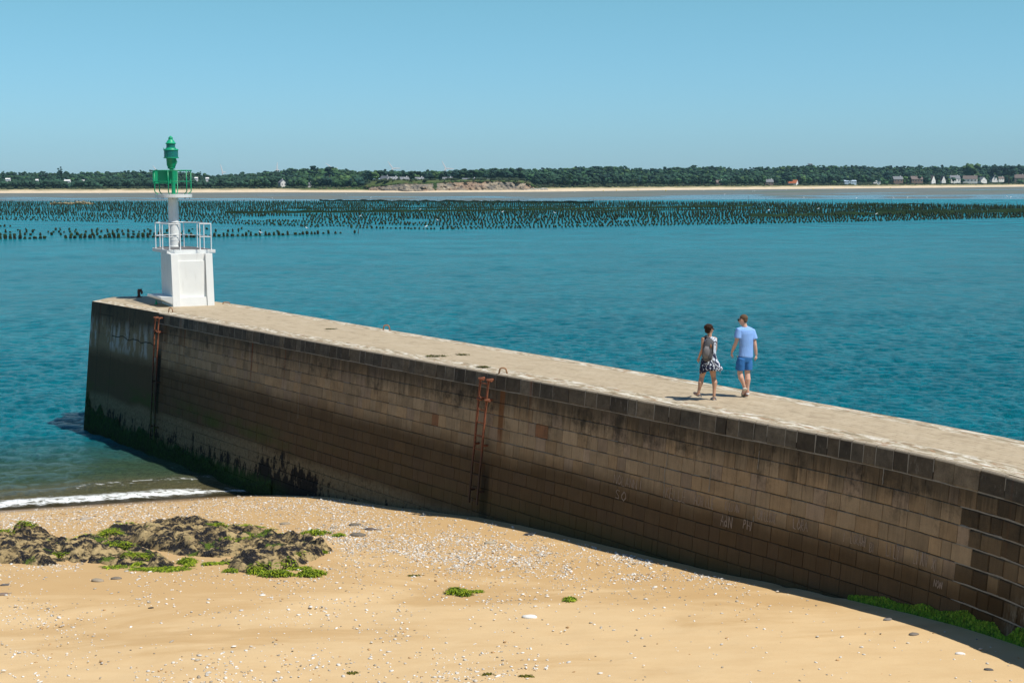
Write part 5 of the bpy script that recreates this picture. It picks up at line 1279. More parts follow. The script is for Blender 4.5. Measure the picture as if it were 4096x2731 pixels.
def reef(name, poly, nb, hmax, seed, label, parts):
    rg = np.random.default_rng(seed); P = poly_world(poly); lo = P.min(0)-.4; hi = P.max(0)+.4; st = .030
    xs = np.arange(lo[0], hi[0], st); ys = np.arange(lo[1], hi[1], st); X, Y = np.meshgrid(xs, ys); H = np.full(X.shape, -.25)
    # distance inside the outline, roughly
    ins = inpoly(P, X, Y).astype(float); k = 17
    ker = np.ones(k)/k; soft = np.apply_along_axis(lambda r: np.convolve(r, ker, 'same'), 0, np.apply_along_axis(lambda r: np.convolve(r, ker, 'same'), 1, ins))
    big = fbm(X*.45, Y*.9, 2, seed)
    n = 0
    while n < nb:
        cx, cy = rg.uniform(lo[0], hi[0]), rg.uniform(lo[1], hi[1])
        if not inpoly(P, np.array([cx]), np.array([cy]))[0]: continue
        gate = fbm(np.array([cx*.55]), np.array([cy*.9]), 3, seed)[0]
        if gate < .40 and rg.random() < .8: n += .3; continue
        n += 1; a = R(rg.normal(-34, 20)); L = rg.uniform(.12, .46)*(1.25 if gate > .55 else .9); Wd = L*rg.uniform(.35, .65); h = rg.uniform(.2, 1)**1.3*hmax*min(L/.45, 1.2)*(.55+.9*gate)
        dx = (X-cx)*math.cos(a)+(Y-cy)*math.sin(a); dy = -(X-cx)*math.sin(a)+(Y-cy)*math.cos(a)
        wv = 1+.5*(fbm(X*3, Y*3, 2, n % 50)-.5)
        q = (np.abs(dx)/L)**2.2*wv+(np.abs(dy)/Wd)**2*wv
        top = h*np.clip(1-q, 0, 1)**.42+dx*-.22*(q < 1); H = np.maximum(H, np.where(q < 1, top, -.25))
    H = H*np.clip(soft*1.15, 0, 1)+(-.12)*(1-np.clip(soft*1.8, 0, 1)); inside = H > -.1
    H = H+inside*((fbm(X*5, Y*7, 4, 21)-.5)*.13+(np.abs(fbm(X*9+Y*4, Y*13, 3, 31)-.5))*-.16+(fbm(X*22, Y*22, 2, 41)-.5)*.05)+(big-.5)*.14*inside
    Z = beach_z(X, Y)+H; ny, nx = X.shape; idx = np.arange(nx*ny).reshape(ny, nx)
    keep = (H[:-1, :-1] > -.1) | (H[1:, 1:] > -.1) | (H[1:, :-1] > -.1) | (H[:-1, 1:] > -.1)
    Fc = np.stack([idx[:-1, :-1], idx[:-1, 1:], idx[1:, 1:], idx[1:, :-1]], -1)[keep]
    used, inv = np.unique(Fc.ravel(), return_inverse=True); Vv = np.stack([X, Y, Z], -1).reshape(-1, 3)[used]; O = np.array([P[:, 0].mean(), P[:, 1].mean(), 0]); O[2] = float(beach_z(O[0], O[1]))
    root = empty(name, tuple(O), label=label, cat='rocks')
    mesh_np('rock_mass', Vv-O, inv.reshape(-1, 4), M['rock'], root, smooth=True)
    # leafy weed lying on the rock: many small fronds in patches
    V = []; Q = []; C = []
    for (px, py, rpx, n) in parts:
        c = on_beach(px, py, .1); rad = rpx/(F/c[1])
        for i in range(int(n*.65)):
            a = rg.uniform(0, 6.28); q = rad*rg.uniform(0, 1)**.6; x = c[0]+math.cos(a)*q*1.7-math.sin(a)*q*.3; y = c[1]+math.sin(a)*q*.8
            ix = int((x-xs[0])/st); iy = int((y-ys[0])/st)
            if not (0 <= ix < nx and 0 <= iy < ny): continue
            z = max(Z[iy, ix], float(beach_z(x, y))); frond(V, Q, C, x-O[0], y-O[1], z-O[2], rg)
    mesh_np('seaweed', V, Q, M['weed'], root, color=np.array(C))
def frond(V, Q, C, x, y, z, rg, l=.12, h=.018):
    a = rg.uniform(0, 6.28); L = rg.uniform(.5, 1.5)*l; w = rg.uniform(.006, .016); dx, dy = math.cos(a), math.sin(a); b = len(V)
    for i, (t, hh) in enumerate(((0, .2), (.5, 1), (1, .1))):
        cx, cy, cz = x+dx*L*t, y+dy*L*t, z+h*hh*rg.uniform(.4, 1.4)+.006; ww = w*(1-.5*t)
        V += [(cx-dy*ww, cy+dx*ww, cz), (cx+dy*ww, cy-dx*ww, cz+rg.uniform(-.008, .008))]
    c = np.array((.16, .23, .010) if rg.random() < .5 else (.30, .36, .022) if rg.random() < .6 else (.05, .09, .01))*rg.uniform(.7, 1.25)
    C += [tuple(c)]*6; Q += [(b, b+1, b+3, b+2), (b+2, b+3, b+5, b+4)]
reef('rock_outcrop', REEF_L, 420, .22, 3, 'left rock outcrop on the sand, low, dark with mussels and running off the picture edge',
     [(100, 2126, 30, 260), (30, 2135, 26, 160), (310, 2160, 45, 420), (330, 2144, 16, 120), (480, 2190, 40, 380), (560, 2225, 45, 420), (660, 2258, 55, 900), (560, 2258, 25, 250), (470, 2250, 40, 260), (240, 2215, 20, 80)])
reef('rock_outcrop', REEF_R, 760, .27, 8, 'right and larger rock outcrop on the sand, black mussels over tan stone',
     [(420, 2145, 45, 700), (480, 2115, 40, 700), (450, 2140, 26, 500), (880, 2100, 42, 380), (955, 2165, 48, 400), (1010, 2095, 30, 260), (1110, 2125, 30, 260), (1160, 2225, 34, 300), (1180, 2255, 36, 420), (1050, 2270, 40, 500), (870, 2235, 30, 220), (670, 2080, 20, 120)])
WEED = [((1040, 2283), 46, 20, 900, 'large bright green weed heap at the lower front of the right rocks'), ((1110, 2302), 90, 12, 700, 'long thin strip of green weed on the sand below the right rocks'), ((1245, 2300), 55, 14, 700, 'green weed patch at the right end of the strip below the rocks'),
        ((750, 2250), 42, 13, 420, 'green weed tuft on the sand between the two rock outcrops'), ((755, 2263), 22, 8, 160, 'small green weed tuft just below the tuft between the outcrops'), ((828, 2258), 20, 6, 130, 'tiny green weed tuft right of the gap between the outcrops'),
        ((562, 2256), 26, 7, 200, 'low weed patch in front of the left rocks'), ((925, 2285), 34, 8, 220, 'thin weed patch left of the large bright heap'), ((1262, 2137), 60, 10, 420, 'dark green weed line on the sand behind the right rocks'), ((1355, 2143), 26, 6, 180, 'small weed patch at the far right end behind the rocks'),
        ((1290, 2212), 22, 5, 110, 'weed wisps beside the right tip of the rocks'), ((1818, 2372), 34, 9, 500, 'left half of the green weed on open sand in the middle foreground'), ((1858, 2380), 30, 10, 500, 'right half of the green weed on open sand in the middle foreground'), ((1905, 2368), 34, 4, 160, 'thin weed wisp up and right of the middle foreground weed'),
        ((2281, 2400), 23, 7, 320, 'single round green weed clump right of the middle foreground'), ((1655, 2302), 26, 2.5, 70, 'dark wisp of dry weed on the sand above the middle foreground weed'), ((1950, 2697), 26, 2, 60, 'dark wisp of weed at the bottom edge of the sand'), ((2105, 2704), 28, 2, 60, 'greenish wisp of weed right of the dark wisp at the bottom edge'), ((1410, 2692), 26, 2, 50, 'short olive weed wisp left of the others at the bottom edge')]
def weeds():
    rg = np.random.default_rng(17)
    for (px, py), wx, wy, n, lab in WEED:
        c = on_beach(px, py); K = F/c[1]; rx = wx/K; ry = wy/K/math.sin(math.atan2(CH-c[2], c[1])); ry = min(ry, rx*1.6); V = []; Q = []; C = []
        hm = .10 if wy > 8 else .03 if wy > 4 else .0
        for i in range(n):
            a = rg.uniform(0, 6.28); q = rg.uniform(0, 1)**.5; lob = .55+.6*vnoise(a*1.1, 3, int(px) % 17); x = c[0]+math.cos(a)*q*rx*lob; y = c[1]+math.sin(a)*q*ry*lob
            frond(V, Q, C, x-c[0], y-c[1], float(beach_z(x, y))-c[2]+hm*max(0, 1-q*q)*rg.uniform(.2, 1), rg, .08 if wy > 4 else .06, .03 if wy > 3 else .012)
        C = np.array(C); 
        if wy < 3: C = C*np.array((.55, .4, .8))
        o = mesh_np('seaweed_clump', V, Q, M['weed'], color=C); o.location = c; tag(o, lab, 'seaweed')
weeds()
def deck_litter():
    rg = np.random.default_rng(31)
    for (px, py), w, n, lab in (((1745, 1425), .2, 90, 'dried dark weed lying on the pier deck, left one near the middle ladder'), ((1852, 1419), .13, 50, 'dried weed on the deck behind the other clump, nearer the seaward edge'), ((1932, 1469), .12, 60, 'dried weed clump on the deck edge just left of the middle ladder'),
                                ((1322, 1317), .10, 40, 'small weed scrap on the deck left of the seaward hoop')):
        c = at(px, py, DZ+.02); V = []; Q = []; C = []
        for i in range(n): a = rg.uniform(0, 6.28); q = rg.random()**.6*w; frond(V, Q, C, math.cos(a)*q*1.6, math.sin(a)*q, 0, rg, .10, .02)
        o = mesh_np('dried_seaweed', V, Q, M['weed'], color=np.array(C)*np.array((.35, .28, .6))); o.location = c; tag(o, lab, 'seaweed')
deck_litter()
def weed_fringe():
    """weed hanging on the foot of the pier"""
    rg = np.random.default_rng(6); V = []; Q = []; C = []
    def add(s0, s1, zf, n, col, L=.13, out=.04):
        for i in range(n):
            s_ = rg.uniform(s0, s1); top = zf(s_); p0 = np.array(WP(s_, 0)); bz = max(float(beach_z(*WP(s_, 4.0)[:2])), -.1)
            z = bz+(top)*rg.uniform(0, 1)**.9; d = DZ-z; l = rg.uniform(.5, 1.3)*L; w = rg.uniform(.006, .018); b = len(V); ds = rg.normal(0, .02)
            for t, o_ in ((0, .012), (.5, out), (1, out*.7)):
                for sg in (-1, 1): V.append(WP(s_+ds*t+sg*w*(1-.4*t), d+l*t, o_+rg.uniform(0, .015)))
            c = np.array(col[rg.integers(len(col))])*rg.uniform(.6, 1.3); C.extend([tuple(c)]*6); Q.extend([(b, b+1, b+3, b+2), (b+2, b+3, b+5, b+4)])
    dk = [(.015, .045, .006), (.025, .075, .008), (.010, .022, .006)]; br = [(.10, .24, .012), (.16, .30, .016), (.05, .13, .010), (.22, .33, .03)]
    add(.3, 16.6, lambda s_: np.interp(s_, [0, 3, 6, 12, 16.6], [1.5, .95, .75, .62, .45])*(.7+.6*vnoise(s_*2.3, 1, 3)), 15000, dk, .15)
    add(39.6, 52, lambda s_: np.interp(s_, [39.6, 40.2, 42, 43.5, 45, 52], [.10, .16, .19, .26, .34, .36])*(.30+1.3*vnoise(s_*3.1, 4, 5)), 9000, br, .07, .015)
    o = mesh_np('seaweed_fringe', V, Q, M['weed'], color=np.array(C)); tag(o, kind='stuff')
weed_fringe()

def shells():
    rg = np.random.default_rng(14); n = 190000; px = rg.uniform(-150, 4250, n); py = rg.uniform(1975, 2735, n)
    # wanted density on the picture plane of the beach
    base = np.full(n, .007)
    wl = np.interp(px, [-200, 0, 960, 1300], [2062, 2052, 1972, 1984])
    base += .95*np.exp(-((py-wl-38)/36)**2)*(px < 1500)*(fbm(px*.01, py*.03, 3, 2)*.9+.4)
    base += .30*np.exp(-((py-wl-100)/70)**2)*(px < 1700)
    band = np.interp(px, [600, 1300, 1700, 2100, 2500, 2800, 3100], [2130, 2150, 2190, 2225, 2235, 2250, 2300]); cl = np.clip(fbm(px*.007, py*.022, 3, 7)*3.4-1.25, 0, 1.2)
    base += cl*1.9*np.exp(-((py-band)/62)**2)*np.clip((px-1150)/200, 0, 1)*np.clip((3000-px)/500, 0, 1)
    base += .18*np.exp(-((py-band)/110)**2)*np.clip((px-1100)/300, 0, 1)*np.clip((3150-px)/500, 0, 1)
    base += .5*np.exp(-((py-2262)/16)**2)*(px < 330)*(px > 100)
    base += .10*np.clip(fbm(px*.004, py*.012, 3, 12)*3-1.3, 0, 1)*(px < 2200)
    keep = rg.random(n) < base; px, py = px[keep], py[keep]
    
    D_ = np.array([ray(a, b) for a, b in zip(px, py)]); T_ = np.full(len(px), 25.0)
    for i in range(40): W_ = np.array([0, 0, CH])+D_*T_[:, None]; T_ = T_+(W_[:, 2]-beach_z(W_[:, 0], W_[:, 1]))/(-D_[:, 2])*.8
    W_ = np.array([0, 0, CH])+D_*T_[:, None]; d = bd(W_[:, 0], W_[:, 1]); 
    # drop anything inside the pier or the rocks or the sea
    ok = d > .35
    k = ((W_[:, None, :2]-_C[None, ::4])**2).sum(2).argmin(1)*4; nn = np.stack([_T[k, 1], -_T[k, 0]], 1); side = ((W_[:, :2]-_C[k])*nn).sum(1); ok &= side > .6
    ok &= ~inpoly(poly_world(REEF_L), W_[:, 0], W_[:, 1]); ok &= ~inpoly(poly_world(REEF_R), W_[:, 0], W_[:, 1])
    W_ = W_[ok]; m = len(W_); r = np.exp(rg.normal(math.log(.0165), .40, m)); r = np.clip(r, .007, .045)
    z = rg.random(m); pal = np.array([(.80, .77, .70), (.70, .66, .58), (.46, .40, .31), (.30, .25, .19), (.10, .095, .09), (.55, .34, .16), (.62, .55, .45)]); pi = np.searchsorted([.44, .66, .82, .88, .89, .95], z); C = pal[pi]*rg.uniform(.75, 1.1, (m, 1))
    bv, bf = I0V, I0F; K = len(bv); sc = np.stack([rg.uniform(.8, 1.5, m), rg.uniform(.6, 1.0, m), rg.uniform(.25, .55, m)], -1)*r[:, None]
    V = bv[None]*sc[:, None]*(1+rg.uniform(-.18, .18, (m, K))[..., None]); a = rg.uniform(0, 6.28, m); c_, s_ = np.cos(a)[:, None], np.sin(a)[:, None]
    x = V[..., 0]*c_-V[..., 1]*s_; y = V[..., 0]*s_+V[..., 1]*c_; V = np.stack([x, y, V[..., 2]+V[..., 0]*rg.uniform(-.3, .3, (m, 1))], -1)
    W_[:, 2] = beach_z(W_[:, 0], W_[:, 1])+r*.22; V = V+W_[:, None]; Fc = bf[None]+(np.arange(m)*K)[:, None, None]
    o = mesh_np('shells_and_pebbles', V.reshape(-1, 3), Fc.reshape(-1, 3), M['shell'], color=np.repeat(C, K, 0)); tag(o, kind='stuff'); print('shells', m)
shells()
def stone(px, py, r, col, label, flat=.45, asp=1.6):
    p = on_beach(px, py); rg = np.random.default_rng(int(px+py)); V = I1V*np.array([r*asp, r, r*flat])*(1+rg.uniform(-.1, .1, (len(I1V), 1)))
    o = mesh_np('beach_stone', V, I1F, M['shell'], smooth=True, color=np.array([col]*len(V))); o.location = (p[0], p[1], p[2]+r*flat*.3); o.rotation_euler = (0, 0, rg.uniform(-.4, .4)); tag(o, label, 'stone')
for a in ((391, 2323, .09, (.34, .28, .2), 'flat tan stone alone on the sand below the left rocks'), (465, 2314, .075, (.2, .17, .13), 'flat dark stone just right of the flat tan stone'), (20, 2340, .06, (.12, .11, .1), 'dark stone on the sand at the left edge'), (10, 2378, .075, (.22, .16, .12), 'brown stone at the left edge, below the dark stone'),
          (342, 2077, .10, (.4, .34, .27), 'largest grey brown stone on the shell bank behind the left rocks'), (474, 2087, .06, (.06, .05, .05), 'black pebble on the shell bank behind the rocks'), (1140, 2096, .09, (.3, .25, .18), 'flat brown stone behind the right end of the rocks'), (1338, 2111, .07, (.33, .27, .19), 'flat stone on the shell bank right of the rocks'),
          (1420, 2101, .10, (.16, .14, .11), 'dark flat stone near the pier foot at the top of the sand'), (1480, 2118, .09, (.12, .1, .09), 'dark stone just right of the one near the pier foot'), (1432, 2142, .12, (.17, .15, .12), 'long dark flat stone on the left part of the shell band'), (1510, 2118, .06, (.25, .2, .15), 'small brown stone on the left part of the shell band'), (2115, 2139, .08, (.05, .05, .055), 'black stone on the sand close to the middle of the pier wall'),
          (1960, 2172, .09, (.42, .36, .26), 'pale tan slab in the middle of the shell band'), (2120, 2469, .09, (.78, .75, .68), 'white flat shell stone in the middle foreground'), (3551, 2478, .055, (.2, .18, .16), 'small grey stone on bare sand in the right foreground'), (3655, 2537, .06, (.2, .17, .14), 'flat dark stone beside a white shell in the right foreground'), (3840, 2614, .05, (.75, .72, .68), 'white stone beside the dug sand at the lower right'),
          (3955, 2678, .045, (.1, .1, .1), 'dark small stone near the lower right corner'), (1050, 2380, .04, (.78, .76, .7), 'white shell on the sand below the right rocks'), (604 * 1, 2431, .035, (.03, .03, .03), 'black pebble in the left foreground')):
    stone(*a)

# ================================================================== PEOPLE
def skin_mat(name, col):
    m = NM(name); v = m.obj(); n = m.noise(v, 6, 4); m.set(Base_Color=m.mix(n, tuple(c*.88 for c in col), tuple(c*1.1 for c in col)), Roughness=.55); m.b.inputs['Subsurface Weight'].default_value = .05; return m.m
def cloth(name, col, sc=5, var=.12):
    m = NM(name); v = m.obj(); w = m.noise(m.map(v, (3, 3, 1)), sc, 5, .6, .8); f = m.noise(v, 60, 3)
    m.set(Base_Color=m.mix(w, tuple(c*(1-var) for c in col), tuple(min(1, c*(1+var)) for c in col)), Roughness=.9, Normal=m.bump(m.math('ADD', w, m.math('MULTIPLY', f, .05)), .3, .03)); m.b.inputs['Specular IOR Level'].default_value = .15; return m.m
class Fig:
    """survey of a figure: photo close-up pixel + depth offset -> local metres (x right, y away, z up)"""
    def __init__(s, x0, y0, S_, foot):
        s.x0, s.y0, s.S = x0, y0, S_; s.foot = foot; s.az = math.atan2(foot[0], foot[1])
    def p(s, x, y, w=0.0): return Vector(((x-s.x0)/s.S, w, ((s.y0-y)/s.S-w*.153)/.988))
def finish_body(mb, name, mat, parent, vox=.0065):
    o = mb.build(name, mat, parent); r = o.modifiers.new('remesh', 'REMESH'); r.mode = 'VOXEL'; r.voxel_size = vox; r.use_smooth_shade = True
    sm = o.modifiers.new('smooth', 'SMOOTH'); sm.factor = .5; sm.iterations = 3; return o
def ell(mb, c, r, rot=None, n=14):
    V = []; Fc = []; m = 9
    for i in range(m+1):
        ph = math.pi*i/m
        for k in range(n):
            th = 2*math.pi*k/n; v = Vector((r[0]*math.sin(ph)*math.cos(th), r[1]*math.sin(ph)*math.sin(th), r[2]*math.cos(ph)))
            if rot is not None: v = rot @ v
            V.append(tuple(Vector(c)+v))
    for i in range(m):
        for k in range(n): Fc.append((i*n+k, (i+1)*n+k, (i+1)*n+(k+1) % n, i*n+(k+1) % n))
    mb.add(V, Fc)
def head(mb, c, s, yaw, tilt=0):
    """c centre, s head height; yaw: direction of the face, 0 = away from the viewer, + = to the left"""
    Rm = Matrix.Rotation(yaw, 3, 'Z') @ Matrix.Rotation(tilt, 3, 'X'); c = Vector(c)
    def P(x, y, z): return c+Rm @ Vector((x*s, y*s, z*s))       # +y = face front
    ell(mb, P(0, -.06, .10), (s*.325, s*.40, s*.38), Rm); ell(mb, P(0, .10, -.16), (s*.25, s*.27, s*.30), Rm)
    ell(mb, P(0, .20, -.38), (s*.14, s*.13, s*.10), Rm)
    mb.tube([P(0, .34, .06), P(0, .415, -.07), P(0, .45, -.13), P(0, .36, -.18)], [s*.035, s*.045, s*.06, s*.04], 8)
    mb.tube([P(-.09, .335, -.245), P(0, .375, -.24), P(.09, .335, -.245)], [s*.02, s*.035, s*.02], 8)
    mb.tube([P(-.2, .27, .09), P(-.1, .35, .10), P(0, .35, .08), P(.1, .35, .10), P(.2, .27, .09)], [s*.03, s*.04, s*.035, s*.04, s*.03], 8)
    for sg in (-1, 1): mb.tube([P(sg*.315, -.02, .08), P(sg*.36, -.05, .07), P(sg*.365, -.04, -.03), P(sg*.32, .0, -.12)], [s*.02, s*.05, s*.045, s*.02], 8)
    return P
def hand(mb, wrist, d, palmn, s=1.0, curl=.5, side=1):
    """d finger direction, palmn palm normal; side: +1 thumb on cross(d, palmn)"""
    d = Vector(d).normalized(); n = Vector(palmn); n = (n-d*n.dot(d)).normalized(); b = d.cross(n)*side; W_ = Vector(wrist)
    k0 = W_+d*.085*s
    mb.tube([W_-d*.01*s, W_+d*.03*s, W_+d*.065*s, k0], [.024*s, .032*s, .040*s, .038*s], 12, up=n, flat=.5)
    for i, (off, L, r) in enumerate(((.030, .070, .0088), (.011, .078, .0090), (-.009, .072, .0086), (-.028, .056, .0076))):
        p = k0+b*off*s-d*.012*s; cu = curl*(.7+.18*i); pts = [p]
        for j, (l, a) in enumerate(((.42, .45), (.32, 1.1), (.26, 1.6))):
            an = cu*a; pts.append(pts[-1]+(d*math.cos(an)+n*math.sin(an))*L*l*s+b*off*.08*s)
        mb.tube(pts, [r*1.15*s, r*1.05*s, r*s, r*.8*s], 8)
    t0 = W_+d*.022*s+b*.026*s; t1 = t0+(d*.55+b*.75+n*.2).normalized()*.034*s; t2 = t1+(d*.85+b*.3+n*.4).normalized()*.032*s; t3 = t2+(d*.9+n*.5).normalized()*.022*s
    mb.tube([t0, t1, t2, t3], [.014*s, .012*s, .0105*s, .0085*s], 8)
M['skin_m'] = skin_mat('fair_skin', (.64, .37, .26)); M['skin_w'] = skin_mat('tanned_skin', (.52, .28, .17))
def man():
    foot = at(2650+1262/3.734, 1220+1383/3.734, DZ+.014); f = Fig(1262, 1383, 683, foot)
    root = empty('person', tuple(foot), -f.az, label='person walking on the pier in light blue t-shirt and blue shorts, wearing dark sunglasses', cat='person')
    P = f.p; mb = MB()
    # torso, neck
    up = (0.5, -.86, 0)
    mb.tube([P(1230, 775, 0), P(1234, 720, 0), P(1238, 640, 0), P(1238, 520, 0), P(1230, 430, .0), P(1224, 385, .0), P(1217, 345, .0)], [.145, .14, .135, .15, .16, .145, .07], 20, up=up, flat=.62)
    mb.tube([P(1218, 350, .0), P(1208, 315, -.0), P(1195, 270, .0)], [.062, .056, .056], 14)
    yaw = R(62)
    Hd = head(mb, P(1186, 232, .0), .235, yaw, R(-6))
    # arms
    shL, elL, wrL = P(1128, 400, -.09), P(1090, 570, -.10), P(1028, 715, -.02)
    mb.tube([P(1150, 385, -.05), shL, (shL+elL)/2, elL, (elL*.6+wrL*.4), wrL], [.055, .056, .048, .040, .040, .026], 12)
    hand(mb, wrL, (P(1022, 800, .04)-wrL), (.75, .2, .1), .98, .55, 1)
    shR, elR, wrR = P(1330, 405, .09), P(1368, 600, .06), P(1388, 748, .10)
    mb.tube([P(1300, 388, .06), shR, (shR+elR)/2, elR, (elR*.6+wrR*.4), wrR], [.055, .056, .047, .040, .040, .026], 12)
    hand(mb, wrR, (P(1390, 832, .13)-wrR), (-.8, .3, 0), .98, .7, -1)
    # legs
    hL, kL, aL = P(1190, 830, -.02), P(1150, 1010, -.02), P(1222, 1222, -.02)
    mb.tube([hL, (hL+kL)/2, kL, P(1170, 1090, -.045), P(1205, 1175, -.03), aL], [.062, .070, .058, .060, .040, .036], 14)
    hR, kR, aR = P(1262, 820, .03), P(1262, 1020, .03), P(1268, 1300, .0)
    mb.tube([hR, (hR+kR)/2, kR, P(1270, 1110, -.005), P(1266, 1215, .0), aR], [.066, .072, .058, .062, .042, .036], 14)
    # feet inside the shoes
    mb.tube([aL, P(1225, 1262, .0), P(1208, 1330, .03)], [.036, .038, .036], 10); mb.tube([aR, P(1258, 1350, .03), P(1240, 1368, .12)], [.036, .038, .034], 10)
    finish_body(mb, 'body', M['skin_m'], root)
    # hair cap, short
    mb = MB(); s = .235; Rm = Matrix.Rotation(yaw, 3, 'Z') @ Matrix.Rotation(R(-6), 3, 'X'); c = P(1186, 232, .0)
    ell(mb, c+Rm @ Vector((0, -.105*s, .17*s)), (s*.345, s*.395, s*.345), Rm, 18); ell(mb, c+Rm @ Vector((0, -.24*s, -.02*s)), (s*.27, s*.20, s*.26), Rm, 18)
    o = mb.build('hair', cloth('short_brown_hair', (.135, .085, .052), 30, .4), root); r = o.modifiers.new('remesh', 'REMESH'); r.mode = 'VOXEL'; r.voxel_size = .008; r.use_smooth_shade = True
    # sunglasses
    mb = MB()
    for sg in (-1, 1):
        mb.tube([Hd(sg*.16, .35, .03), Hd(sg*.155, .41, .03)], [.030, .028], 12, flat=.85); mb.tube([Hd(sg*.22, .36, .05), Hd(sg*.335, .25, .06), Hd(sg*.355, -.04, .05)], .0055, 6)
    mb.tube([Hd(-.05, .40, .045), Hd(.05, .40, .045)], .005, 6); mb.build('sunglasses', M['black'], root)
    # t-shirt
    mt = cloth('light_blue_cotton', (.245, .43, .80), 6, .10); mb = MB()
    mb.tube([P(1232, 778, 0), P(1234, 765, 0), P(1238, 700, 0), P(1240, 620, 0), P(1236, 520, 0), P(1228, 430, .0), P(1224, 385, .0), P(1218, 352, .0), P(1213, 330, .0)], [.168, .172, .165, .160, .176, .186, .172, .115, .068], 28, up=up, flat=.66)
    def sleeve(sh, el, a, b, r0, r1): q = sh+(el-sh)*b; return [sh+(a-sh)*1.0, sh, sh+(el-sh)*b*.5, q], [r0*1.05, r0, (r0+r1)/2, r1]
    e1_, r1_ = sleeve(P(1122, 395, -.09), P(1105, 570, -.10), P(1175, 385, -.04), .62, .074, .084); mb.tube(e1_, r1_, 16)
    e2_, r2_ = sleeve(P(1325, 400, .085), P(1372, 590, .06), P(1280, 385, .04), .60, .074, .082); mb.tube(e2_, r2_, 16)
    o = finish_body(mb, 't_shirt', mt, root, .009)
    # shorts
    ms = cloth('blue_shorts_cloth', (.045, .17, .42), 5, .15); mb = MB()
    mb.tube([P(1232, 755, 0), P(1230, 790, 0), P(1225, 850, 0)], [.158, .170, .150], 22, up=up, flat=.66)
    mb.tube([P(1180, 800, -.05), P(1160, 880, -.045), P(1150, 974, -.03)], [.098, .103, .098], 18); mb.tube([P(1265, 800, .04), P(1272, 880, .04), P(1277, 972, .03)], [.093, .098, .086], 18)
    finish_body(mb, 'shorts', ms, root, .009)
    mb = MB(); mb.tube([P(1107, 768, -.10), P(1118, 790, -.12)], [.02, .014], 8, flat=.5); mb.build('clip', M['black'], root)
    # shoes
    msh = simple('brown_suede', (.13, .06, .035), .8, .2, 20); sol = simple('cream_sole', (.62, .55, .42), .7, .1, 20)
    def shoe(heel, toe, upv):
        heel, toe, upv = Vector(heel), Vector(toe), Vector(upv).normalized(); d = (toe-heel).normalized(); L = (toe-heel).length
        mb = MB(); mb.tube([heel-upv*.0, heel+d*L*.12, heel+d*L*.5, heel+d*L*.8, toe], [.030, .040, .045, .050, .028], 14, up=upv, flat=.30); so_ = mb.build('sole', sol, sh_, True)
        mb = MB(); u = upv*.035; mb.tube([heel+u*.9, heel+d*L*.12+u*1.2, heel+d*L*.45+u*1.15, heel+d*L*.8+u*.7, toe+u*.35-d*.01], [.026, .038, .042, .043, .022], 14, up=upv, flat=.85); mb.build('upper', msh, sh_, True)
    sh_ = empty('shoe', (0, 0, 0)); sh_.parent = root; shoe(P(1250, 1372, -.045), P(1232, 1360, .22), (0, -.05, 1))
    sh_ = empty('shoe', (0, 0, 0)); sh_.parent = root; shoe(P(1246, 1245, -.055), P(1196, 1368, .10), (-.2, .80, .56))
    for a in (aR, aL): mb = MB(); mb.tube([a+Vector((0, 0, -.05)), a+Vector((0, 0, -.02))], .0385, 12); mb.build('sock', M['wrail'], root, True)
man()
